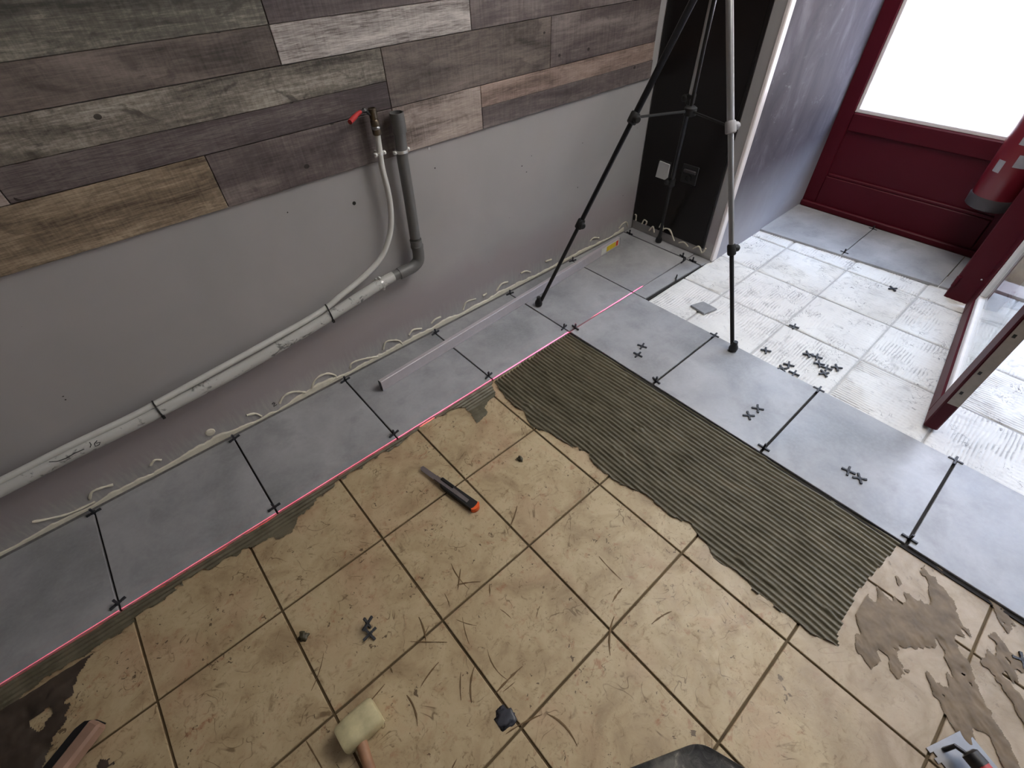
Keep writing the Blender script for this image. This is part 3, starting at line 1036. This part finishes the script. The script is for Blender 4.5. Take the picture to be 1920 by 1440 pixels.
# the laser fan of the level: a point lamp that shines only in one thin vertical plane
la = bpy.data.lights.new('laser_fan', 'POINT')
la.energy = 1000
la.color = (1, .06, .16)
la.shadow_soft_size = 0
la.use_nodes = True
ln_ = la.node_tree
em = ln_.nodes['Emission']
tc = ln_.nodes.new('ShaderNodeTexCoord')
sp_ = ln_.nodes.new('ShaderNodeSeparateXYZ')
ln_.links.new(tc.outputs['Normal'], sp_.inputs[0])
ab = ln_.nodes.new('ShaderNodeMath')
ab.operation = 'ABSOLUTE'
ln_.links.new(sp_.outputs[1], ab.inputs[0])
lt = ln_.nodes.new('ShaderNodeMath')
lt.operation = 'LESS_THAN'
lt.inputs[1].default_value = .0010
ln_.links.new(ab.outputs[0], lt.inputs[0])
dn = ln_.nodes.new('ShaderNodeMath')
dn.operation = 'LESS_THAN'
dn.inputs[1].default_value = -.1
ln_.links.new(sp_.outputs[2], dn.inputs[0])
mu = ln_.nodes.new('ShaderNodeMath')
mu.operation = 'MULTIPLY'
ln_.links.new(lt.outputs[0], mu.inputs[0])
ln_.links.new(dn.outputs[0], mu.inputs[1])
ln_.links.new(mu.outputs[0], em.inputs['Strength'])
lo = bpy.data.objects.new('laser_fan', la)
C.objects.link(lo)
lo.location = (2.34, -.4308, lz)

# ------------------------------------------------------------------ aluminium straightedge
a, b = Vector((.983, -.185, 0)), Vector((2.56, -.092, 0))
dr = (b - a).normalized()
nr = Vector((-dr.y, dr.x, 0))
MR = Matrix(((dr.x, nr.x, 0, a.x), (dr.y, nr.y, 0, a.y), (0, 0, 1, .0003), (0, 0, 0, 1)))
LR = (b - a).length
t = thing('straightedge', 'long aluminium straightedge standing on edge along the tile row by the wall', 'straightedge', a)
rp = obj('bar', MB().box((0.002, 0, 0), (LR - .002, .018, .050), 0, .0012).box((.002, -.0006, .0085), (LR - .002, .001, .0095)).xform(MR), M['alu'], t)
obj('end_cap', MB().box((0, .0005, .0005), (.003, .0175, .0495), 0, .0008).xform(MR), M['black'], t)
obj('end_cap', MB().box((LR - .003, .0005, .0005), (LR, .0175, .0495), 0, .0008).xform(MR), M['black'], t)
stk = obj('sticker', MB().box((LR - .17, -.0009, .010), (LR - .012, 0, .046)).xform(MR), M['stickerwhite'], t)
obj('sticker_print', MB().box((LR - .125, -.0014, .013), (LR - .045, -.0009, .043)).xform(MR), M['yellow'], stk)
obj('sticker_print', MB().box((LR - .042, -.0014, .013), (LR - .022, -.0009, .043)).xform(MR), M['stickerred'], stk)

# ------------------------------------------------------------------ pipes on the wall
def smooth_path(P, n_=8):
    P = [Vector(q) for q in P]
    out = []
    for i in range(len(P) - 1):
        a, b, c, d = P[max(0, i - 1)], P[i], P[i + 1], P[min(len(P) - 1, i + 2)]
        for s in range(n_):
            t = s / n_
            out.append(.5 * ((2 * b) + (c - a) * t + (2 * a - 5 * b + 4 * c - d) * t * t + (3 * b - a - 3 * c + d) * t ** 3))
    out.append(P[-1])
    return out


YW, YD = -.042, -.045
R_ = .0195
wpath = [atw(u, v, YW) for u, v in ((0, 902), (120, 841), (240, 784), (297, 754), (430, 681), (560, 609), (612, 577), (636, 557), (673, 527), (697, 504), (716, 481), (727, 454), (733, 424), (732, 388), (726.5, 354), (717, 317), (712, 285), (707, 250))]
dpath = [atw(u, v, YD) for u, v in ((740, 517), (713, 532), (619, 592), (460, 686), (300, 770), (240, 800), (120, 858), (0, 919))]
upath = [atw(u, v, YD) for u, v in ((743, 210.5), (749.4, 250), (755.5, 302), (768, 375.5), (778.5, 446))]
xv = float(np.mean([q[0] for q in upath]))
e0 = (wpath[0] - wpath[3]) / np.linalg.norm(wpath[0] - wpath[3])
wpath = [wpath[0] + e0 * 1.2, wpath[0] + e0 * .4] + wpath
e0 = (dpath[-1] - dpath[-3]) / np.linalg.norm(dpath[-1] - dpath[-3])
dpath = dpath + [dpath[-1] + e0 * .4, dpath[-1] + e0 * 1.2]
top = wpath[-1]
wp = thing('water_pipe', 'slim white water pipe bending up to a brass valve with red lever', 'pipe', (top[0], YW, .28))
obj('pipe_run', MB().tube(smooth_path(wpath, 5), .0098, 14), M['pipewhite'], wp, True)
vb = Vector((top[0], YW, top[2]))
v = obj('valve_body', MB().lathe([(.012, -.004), (.0135, -.002), (.0135, .012), (.0105, .014), (.012, .018), (.0135, .026), (.0135, .036), (.011, .040), (.0125, .044), (.0125, .070), (.0095, .072), (.0095, .055)], vb, (0, 0, 1), 16), M['brass'], wp, True)
sa, sb, sc2 = [Vector(atw(u, q, YW - k)) for u, q, k in ((685, 207, .002), (674, 210, .012), (656, 229, .045))]
obj('stem', MB().tube([vb + Vector((0, 0, .045)), sa, sb], .0048, 10).lathe([(.008, 0), (.008, .006)], sa, (-1, 0, 0), 6), M['black'], v, True)
obj('lever', MB().tube([sb + Vector((.004, 0, 0)), sb + (sc2 - sb) * .25, sb + (sc2 - sb) * .7, sc2], [.005, .0065, .0078, .0070], 10), M['redhandle'], v, True)
obj('compression_ring', MB().lathe([(.013, 0), (.0148, .003), (.0148, .006), (.013, .009)], vb + Vector((0, 0, .012)), (0, 0, 1), 16), M['steel'], wp, True)


def clamp(parent, p, axis, r):
    m = MB()
    ax = Vector(axis).normalized()
    p = Vector(p)
    m.lathe([(r - .0005, 0), (r + .0018, 0), (r + .0018, .009), (r - .0005, .009)], p - ax * .0045, ax, 18)
    sd2 = ax.cross(Vector((0, 1, 0))).normalized()
    for sg in (-1, 1):
        c = p + sd2 * sg * (r + .006)
        m.box(c - Vector((.0055, .005, .0055)), c + Vector((.0055, .005, .0055)), 0, .0015)
        m.lathe([(.0045, 0), (.0045, .003), (.003, .004)], c + Vector((0, -.005, 0)), (0, -1, 0), 8)
    m.tube([(p[0], p[1] + r, p[2]), (p[0], -.001, p[2])], .004, 8)
    return obj('pipe_clamp', m, M['shiny'], parent, True)


M['shiny'] = plain('zinc_clamp', srgb(225, 225, 222), .25, .5, .05)
clamp(wp, atw(712, 288, YW), (0, 0, 1), .0098)
dp = thing('drain_pipe', 'grey plastic drain pipe with an elbow, its long lower run smeared white', 'pipe', (xv, YD, .40))
tops = upath[0]
zs_ = tops[2]
obj('pipe_upper', MB().tube([upath[4], upath[3], upath[2], upath[1], (tops[0], YD, zs_ - .05)], R_, 18), M['pvc'], dp, True)
obj('socket', MB().lathe([(R_ + .003, -.058), (R_ + .0035, -.054), (R_ + .0035, 0), (R_ + .0005, 0), (R_, -.04)], tops, (0, 0, 1), 20), M['pvc'], dp, True)
el = [atw(u, q, YD) for u, q in ((779, 449), (782.5, 464), (784.6, 476), (784, 489), (774, 500.5), (759, 508), (748, 513.5))]
obj('elbow', MB().tube(smooth_path(el, 4), R_ + .003, 18).lathe([(R_ + .003, 0), (R_ + .005, .001), (R_ + .005, .010), (R_ + .003, .011)], el[1], (0, 0, 1), 18), M['pvc'], dp, True)
lw = smooth_path(dpath, 5)
obj('pipe_lower', MB().tube([Vector(el[5])] + lw[:3], R_ - .0004, 18), M['pvc'], dp, True)
obj('pipe_lower', MB().tube(lw[1:], R_, 18), M['paintwhite'], dp, True)
clamp(dp, atw(752.5, 283, YD), (0, 0, 1), R_)
clamp(dp, atw(715, 531.5, YD), Vector(dpath[0] - dpath[1]), R_)
for wu, wv, du, dv in ((612, 577, 619, 592), (291, 757, 298, 771)):
    a_, b_ = Vector(atw(wu, wv, YW)), Vector(atw(du, dv, YD))
    x = (a_.x + b_.x) / 2
    m = MB()
    m.tube([(x, b_.y - .019, b_.z - .010), (x, b_.y - .0215, b_.z + .004), (x, b_.y - .016, b_.z + .018), (x, a_.y - .0115, a_.z - .003), (x, a_.y - .009, a_.z + .008), (x, a_.y + .002, a_.z + .0115), (x, a_.y + .012, a_.z),
            (x, b_.y + .0215, b_.z), (x, b_.y + .012, b_.z - .018), (x, b_.y - .008, b_.z - .020), (x, b_.y - .019, b_.z - .010)], .0024, 6)
    m.box((x - .004, b_.y - .024, b_.z - .018), (x + .004, b_.y - .016, b_.z - .008))
    obj('cable_tie', m, M['black'], dp)
# pencilled marks on the lower run, following the round of the pipe
def on_pipe(u, v):
    # where the sight line through u, v meets the front of the lower drain run
    d = ((u - 960) / FPX) * RX + ((v - 720) / FPX) * RD + RF
    best = None
    for t in np.linspace(.9, 2.2, 2600):
        q = CAM + d * t
        k = np.interp(q[0], [p_[0] for p_ in dpath[::-1]], [p_[2] for p_ in dpath[::-1]])
        if math.hypot(q[1] - YD, q[2] - k) < R_ + .0012: return tuple(q)
    return None


mk = MB()
for px in (((168, 829), (171, 834), (169, 839)), ((182, 826), (177, 832), (179, 837), (186, 834), (188, 829), (180, 831)), ((92, 866), (108, 865), (124, 859), (140, 850), (158, 842))):
    q = [on_pipe(*p_) for p_ in px]
    q = [p_ for p_ in q if p_]
    if len(q) > 1: mk.tube(q, .0011, 5)
if mk.v: obj('pencil_mark', mk, M['ink'], dp)

# ------------------------------------------------------------------ tile spacers
def cross_mb(r=.021, w2=.0032, th=.0055):
    m = MB()
    for a in range(4):
        c, s = math.cos(a * math.pi / 2), math.sin(a * math.pi / 2)
        def T(x, y): return (x * c - y * s, x * s + y * c)
        # notched arm
        prof = [(0.0, -w2), (.008, -w2), (.0085, -w2 * .7), (.0105, -w2 * .7), (.011, -w2), (r, -w2), (r, w2), (.011, w2), (.0105, w2 * .7), (.0085, w2 * .7), (.008, w2), (0.0, w2)]
        m.prism([T(*q) for q in prof], 0, th)
    return m


sp_mesh = None
spacers = []


def spacer(loc, rot, label, group):
    global sp_mesh
    if sp_mesh is None:
        o = obj('tile_spacer', cross_mb(), M['spacer'], org=Vector((0, 0, 0)))
        sp_mesh = o.data
    else:
        o = bpy.data.objects.new('tile_spacer', sp_mesh)
        C.objects.link(o)
    o.location = loc
    o.rotation_euler = rot
    tag(o, label, 'spacer', group)
    spacers.append(o)
    return o


LOOSE = 'loose cross spacers on the floor'
SET = 'cross spacers set in the tile joints'


def loose(u, v, z, ang, label):
    p = at(u, v, z + .003)
    spacer((p[0], p[1], z), (0, 0, ang), label, LOOSE)


loose(1204, 649, 0, .3, 'far one of two loose spacers on the grey tile next to the bed corner')
loose(1196, 665, 0, .1, 'near one of two loose spacers on the grey tile next to the bed corner')
loose(1421, 766, 0, .55, 'far one of two loose spacers on the second grey tile of the row')
loose(1404, 779, 0, .75, 'near one of two loose spacers on the second grey tile of the row')
loose(1591, 883, 0, .2, 'left one of two loose spacers on the third grey tile of the row')
loose(1612, 897, 0, .6, 'right one of two loose spacers on the third grey tile of the row')
ZW = -.0045
loose(1436, 657, ZW, .5, 'lone spacer on the white adhesive just right of the front tripod foot')
loose(1489, 612, ZW, .2, 'spacer on the white adhesive farthest behind the scattered group')
loose(1674, 541, ZW, .9, 'spacer on the white adhesive right in front of the window recess tiles')
loose(1479, 684, ZW, .4, 'upper one of three spacers at the left of the scattered group')
loose(1467, 691, ZW, .9, 'leftmost of three spacers at the left of the scattered group')
loose(1489, 700, ZW, .1, 'lowest of three spacers at the left of the scattered group')
loose(1515, 664, ZW, .7, 'spacer at the far left end of the dense scattered group')
loose(1532, 669, ZW, .3, 'spacer second from the far left end of the dense group')
loose(1536, 682, ZW, .5, 'spacer in the middle of the dense scattered group')
loose(1550, 690, ZW, .2, 'spacer right of the middle of the dense scattered group')
loose(1569, 689, ZW, .6, 'rightmost spacer of the dense scattered group on white adhesive')
loose(1545, 700, ZW, .95, 'nearest spacer of the dense scattered group on white adhesive')
loose(1917, 1238, ZO, .4, 'spacer cut by the right picture edge beyond the brown smears')
p = at(690, 1172, ZO)
spacer((p[0], p[1], ZO + .014), (1.2, .2, .5), 'upper one of two tangled spacers on the beige tile above the mallet', LOOSE)
p = at(694, 1190, ZO)
spacer((p[0], p[1], ZO + .003), (.12, .1, .2), 'lower one of two tangled spacers on the beige tile above the mallet', LOOSE)


def stand(x, y, ang, label):
    """upright cross: one arm down in the joint, two lying across it"""
    spacer((x - .00275 * math.cos(ang + math.pi / 2) * 0, y, .0035), (math.pi / 2, 0, ang), label, SET)


xr = -.405
names = ['nearest', 'second', 'third', 'fourth']
for k, i in enumerate((0, 1, 2, 3)):
    stand(i * .45, xr, rnd.uniform(-.35, .35), names[k] + ' spacer from the left standing in a joint along the red line')
stand(1.8, -.395, .2, 'left one of two spacers standing where the combed bed meets the tile corner')
stand(1.835, -.433, 1.5, 'right one of two spacers standing where the combed bed meets the tile corner')
for k in (1, 2, 3):
    stand(1.822, -.433 - ty * k, 1.57 + rnd.uniform(-.3, .3), ['first', 'second', 'third'][k - 1] + ' spacer standing in a joint along the right edge of the combed bed')
for k in (1, 2, 3):
    spacer((2.244, -.433 - ty * k, -.002), (0, 0, rnd.uniform(-.05, .05)), ['first', 'second', 'third'][k - 1] + ' spacer lying in a joint at the white adhesive edge of the row', SET)
for i, nm in ((0, 'first'), (1, 'second'), (2, 'third'), (3, 'fourth'), (4, 'fifth'), (5, 'sixth')):
    stand(i * .45, -.022, rnd.uniform(-.3, .3), nm + ' spacer from the left wedged between tile joint and wall glue')
stand(2.7025, -.045, 1.57, 'spacer in the joint of the narrow strip at the pillar, near the wall')
stand(2.7025, -.405, 1.4, 'spacer in the strip joint at the pillar just left of the red line end')
stand(2.665, -.433, .1, 'spacer on the red line joint one step before the pillar strip')
stand(2.7025, -.468, 1.6, 'spacer in the strip joint at the pillar just right of the red line end')
stand(2.50, -.505, .5, 'spacer leaning at the cut edge of the narrow corner tile')
stand(3.345, -.974, 1.5, 'spacer at the front end of the joint in the window recess')
stand(3.72, -.974, 1.5, 'spacer at the back end of the joint under the red window')

# ------------------------------------------------------------------ small things on the floor
# utility knife
a, b = at(790, 880, ZO), at(896, 957, ZO)
a, b = Vector((a[0], a[1], 0)), Vector((b[0], b[1], 0))
dr = (b - a).normalized()
nr = Vector((-dr.y, dr.x, 0))
MK = Matrix(((dr.x, nr.x, 0, a.x), (dr.y, nr.y, 0, a.y), (0, 0, 1, ZO), (0, 0, 0, 1)))
LK = (b - a).length
kn = thing('utility_knife', 'black snap-off utility knife with orange end cap lying open on beige tiles', 'knife', (a.x, a.y, ZO))
hn = obj('handle', MB().prism([(LK * .40, -.012), (LK * .50, -.0155), (LK * .97, -.0165), (LK * .97, .0165), (LK * .36, .0145), (LK * .33, .010)], .001, .019, 0, .003).xform(MK), M['black'], kn)
obj('blade_channel', MB().prism([(LK * .28, -.0085), (LK * .85, -.008), (LK * .85, .004), (LK * .28, .0085)], .013, .0205, 0, .001).xform(MK), M['blade'], kn)
obj('blade', MB().prism([(.0, -.002), (.012, -.0088), (LK * .45, -.0088), (LK * .45, .009), (.003, .009)], .0115, .0135).xform(MK), M['blade'], kn)
obj('slider', MB().box((LK * .36, .002, .018), (LK * .58, .013, .025), 0, .002).xform(MK), M['black'], kn)
ec = MB()
arc = [(LK * .955 + .0135 * math.cos(g), .0165 * math.sin(g) * 1.05) for g in np.linspace(-1.65, 1.65, 11)]
inn = [(LK * .955 + .003 * math.cos(g), .0135 * math.sin(g)) for g in np.linspace(1.5, -1.5, 9)]
ec.prism(arc + inn, .001, .021).prism(arc, .001, .006)
obj('end_cap', ec.xform(MK), M['orange'], kn)

# mallet
hc = at(690, 1345, ZO + .035)
ml = thing('mallet', 'cream rubber mallet with wooden handle lying at the bottom edge', 'mallet', (hc[0], hc[1], ZO))
h0, h1 = at(640, 1392, ZO + .03), at(708, 1330, ZO + .03)
h0, h1 = Vector(h0), Vector(h1)
ax = (h1 - h0).normalized()
L0 = (h1 - h0).length
hw = .034
head = MB()
mm = []
prf = [(0, .84), (.006, .95), (L0 * .35, 1.0), (L0 * .65, 1.0), (L0 - .006, .95), (L0, .84)]
sdv = Vector((0, 0, 1)).cross(ax).normalized()
vs, fs = [], []
nn = 20
for l, sc in prf:
    for k in range(nn):
        g = 2 * math.pi * k / nn
        c, s = math.cos(g), math.sin(g)
        # rounded square section
        pw = .55
        cc, ss = math.copysign(abs(c) ** pw, c), math.copysign(abs(s) ** pw, s)
        vs.append(h0 + ax * l + sdv * cc * hw * sc + Vector((0, 0, 1)) * ss * .030 * sc)
for i in range(len(prf) - 1):
    for k in range(nn): fs.append((i * nn + k, i * nn + (k + 1) % nn, (i + 1) * nn + (k + 1) % nn, (i + 1) * nn + k))
fs += [tuple(range(nn)), tuple(range((len(prf) - 1) * nn, len(prf) * nn))]
head.add(vs, fs)
obj('head', head, M['mallet'], ml, True)
m0 = h0 + ax * L0 * .5
hd_ = Vector(at(688, 1440, ZO + .022)) - Vector(at(672, 1385, ZO + .026))
hd_ = Vector((hd_.x, hd_.y, -.012)).normalized()
s0 = Vector(at(676, 1388, ZO + .028))
obj('handle', MB().tube([s0 - hd_ * .03, s0, s0 + hd_ * .03, s0 + hd_ * .12, s0 + hd_ * .26], [.012, .0135, .0125, .0135, .015], 14), M['wood'], ml, True)

# batten in the left corner
p0, p1 = at(187, 1352, ZO + .018), at(118, 1440, ZO + .018)
q0 = at(204, 1364, ZO + .018)
d = Vector(p1 - p0)
d.z = 0
d.normalize()
p0 = Vector((p0[0], p0[1], 0))
nn_ = Vector((-d.y, d.x, 0))
if (Vector(q0) - p0).dot(nn_) < 0: nn_ = -nn_
wd = .034
MBt = Matrix(((d.x, nn_.x, 0, p0.x), (d.y, nn_.y, 0, p0.y), (0, 0, 1, ZO), (0, 0, 0, 1)))
MBt = Matrix.Translation((0, 0, .010)) @ MBt
tf = thing('plastering_trowel', 'dark trowel with a pale pinkish wooden grip in the near left corner', 'trowel', (p0.x, p0.y, ZO + .010))
obj('grip', MB().box((0, 0, .012), (.34, wd, .045), 0, .006).xform(MBt), M['batten'], tf)
obj('plate', MB().prism([(.012, -.038), (.03, -.046), (.36, -.05), (.36, .015), (-.002, .015), (.0, -.012)], .003, .006, 0, .0008).xform(MBt), M['black'], tf)
obj('shank', MB().box((.05, .008, .005), (.09, .024, .014), 0, .002).xform(MBt), M['darkgrey'], tf)

# notched trowel
a = at(1737, 1402, ZO + .004)
b = at(1775, 1452, ZO + .004)
c = at(1820, 1396, ZO + .004)
a, b, c = [Vector((q[0], q[1], 0)) for q in (a, b, c)]
u1 = (b - a).normalized()
u2 = Vector((-u1.y, u1.x, 0))
if (c - a).dot(u2) < 0: u2 = -u2
MT = Matrix(((u1.x, u2.x, 0, a.x), (u1.y, u2.y, 0, a.y), (0, 0, 1, ZO + .002), (0, 0, 0, 1)))
nt_ = thing('notched_trowel', 'steel notched trowel with black and red handle at the bottom right corner', 'trowel', (a.x, a.y, ZO))
poly = []
x = 0.0
while x < .26:
    poly += [(x, 0), (x + .010, 0), (x + .010, .009), (x + .020, .009)]
    x += .020
poly += [(.26, .115), (0, .115)]
tb = MB()
tp = [(px, py, 0.0) for px, py in poly] + [(px, py, .0015) for px, py in poly]
k = len(poly)
tb.add(tp, [tuple(range(k)), tuple(range(k, 2 * k))] + [(i, (i + 1) % k, (i + 1) % k + k, i + k) for i in range(k)])
obj('notched_blade', tb.xform(MT), M['steel'], nt_)
hs = at(1833, 1424, ZO + .05)
hs = MT.inverted() @ Vector(hs)
hx, hy = hs.x, hs.y
obj('handle', MB().tube([(hx - .012, hy, .040), (hx, hy, .042), (hx + .05, hy, .045), (hx + .12, hy, .044), (hx + .13, hy, .042)], [.010, .016, .018, .016, .011], 14).xform(MT), M['redhandle'], nt_, True)
obj('handle_ferrule', MB().tube([(hx - .016, hy, .040), (hx - .012, hy, .040), (hx + .012, hy, .0425)], [.012, .0178, .0182], 14).xform(MT), M['black'], nt_, True)
obj('bracket', MB().tube([(hx - .03, hy - .02, .003), (hx - .03, hy - .01, .030), (hx, hy, .040)], .005, 8).xform(MT), M['black'], nt_, True)

# dark tray at the bottom edge
A0, A1, A2 = [Vector((*at(u, v, ZO + .03)[:2], 0)) for u, v in ((1180, 1440), (1312, 1389), (1398, 1440))]
d1 = (A0 - A1).normalized()
d2 = (A2 - A1).normalized()
poly = []
rr_ = .03
C1 = A1 + d1 * rr_ + d2 * rr_
far = .34
corners = [A1, A1 + d2 * far, A1 + d2 * far + d1 * far, A1 + d1 * far]
for ci in range(4):
    c0, cp, cn = corners[ci], corners[ci - 1], corners[(ci + 1) % 4]
    e0, e1 = (cp - c0).normalized(), (cn - c0).normalized()
    for s in range(6):
        t_ = s / 5
        q = c0 + e0 * rr_ * (1 - t_) ** 2 + e1 * rr_ * t_ ** 2
        poly.append((q.x, q.y))
tr_ = thing('mortar_tray', 'dark grey mortar-spattered tray corner at the bottom edge right of the mallet', 'tray', (A1.x, A1.y, ZO))
cx, cy = sum(q[0] for q in poly) / len(poly), sum(q[1] for q in poly) / len(poly)
def ring(k, z): return [(cx + (x - cx) * k, cy + (y - cy) * k, z) for x, y in poly]
k = len(poly)
vs = ring(.97, ZO + .001) + ring(1.0, ZO + .028) + ring(.985, ZO + .033) + ring(.93, ZO + .030) + ring(.90, ZO + .0285)
fs = [tuple(range(k)), tuple(range(4 * k, 5 * k))]
for l in range(4): fs += [(l * k + i, l * k + (i + 1) % k, (l + 1) * k + (i + 1) % k, (l + 1) * k + i) for i in range(k)]
obj('shell', MB().add(vs, fs), M['tray'], tr_, True)
# small tile sample on the white adhesive
q = [at(u, v, 0)[:2] for u, v in ((1295, 573), (1320, 589), (1344, 580), (1318, 566))]
st_ = obj('tile_offcut', MB().prism([tuple(x) for x in q], -.005, .004, 0, .001), [M['new']])
tag(st_, 'small loose square of grey tile lying on the white adhesive left of the tripod leg', 'tile')


def blob(name, u, v, r, mat, label, cat, seed, zs=.7):
    p = at(u, v, ZO)
    bm = bmesh.new()
    bmesh.ops.create_icosphere(bm, subdivisions=3, radius=1)
    for vv in bm.verts:
        k = .75 + .6 * mnoise.noise(vv.co * 1.7 + Vector((seed, 0, 0)))
        vv.co = Vector((vv.co.x * r * k, vv.co.y * r * k, max(-.2, vv.co.z) * r * k * zs))
    lo_ = min(vv.co.z for vv in bm.verts)
    me = bpy.data.meshes.new(name)
    for vv in bm.verts: vv.co.z -= lo_
    bm.to_mesh(me)
    bm.free()
    me.materials.append(mat)
    me.shade_smooth()
    o = bpy.data.objects.new(name, me)
    C.objects.link(o)
    o.location = (p[0], p[1], ZO)
    return tag(o, label, cat)


M['lump'] = plain('dark_mortar_lump', srgb(70, 66, 50), .45, 0, .3, 60)
M['bluegrey'] = plain('blue_black_filler', srgb(58, 60, 68), .25, 0, .25, 50)
blob('mortar_lump', 975, 862, .013, M['lump'], 'small dark lump of mortar right of the utility knife', 'mortar', 3, 1.0)
blob('mortar_lump', 569, 1194, .016, M['lump'], 'dark green-grey lump of mortar beside a joint left of the tangled spacers', 'mortar', 8, .6)
blob('plug', 948, 1346, .030, M['bluegrey'], 'shiny blue-black filler in the broken tile corner near the bottom edge', 'filler', 14, .10)

# fire extinguisher hung beside the window
ex = thing('fire_extinguisher', 'red fire extinguisher with dark foot hanging in front of the red window', 'extinguisher', (3.62, -1.372, .30))
c = (3.62, -1.372)
obj('cylinder', MB().lathe([(.085, 0), (.088, .01), (.088, .40), (.075, .44), (.04, .47), (.022, .48), (.022, .50)], (c[0], c[1], .345), (0, 0, 1), 28), M['extred'], ex, True)
obj('foot', MB().lathe([(.080, 0), (.090, .006), (.092, .05), (.089, .056)], (c[0], c[1], .30), (0, 0, 1), 28), M['darkgrey'], ex, True)
obj('valve_head', MB().box((c[0] - .02, c[1] - .02, .845), (c[0] + .02, c[1] + .02, .875), 0, .004).box((c[0] - .09, c[1] - .01, .872), (c[0] + .02, c[1] + .01, .882), 0, .003), M['black'], ex)


def curved(g0, g1, z0, z1, mat, name='sticker'):
    vs, fs = [], []
    k = 8
    for i in range(k + 1):
        g = math.radians(g0 + (g1 - g0) * i / k)
        for z in (z0, z1): vs.append((c[0] + .0886 * math.cos(g), c[1] + .0886 * math.sin(g), z))
    for i in range(k): fs.append((2 * i, 2 * i + 2, 2 * i + 3, 2 * i + 1))
    return obj(name, MB().add(vs, fs), mat, ex, True)


curved(138, 158, .465, .515, M['greysticker'])
curved(178, 215, .50, .55, M['greysticker'])
curved(160, 215, .585, .615, M['greysticker'])
obj('wall_bracket', MB().box((c[0] - .01, c[1] - .092, .60), (c[0] + .01, -1.455, .64), 0, .002), M['black'], ex)
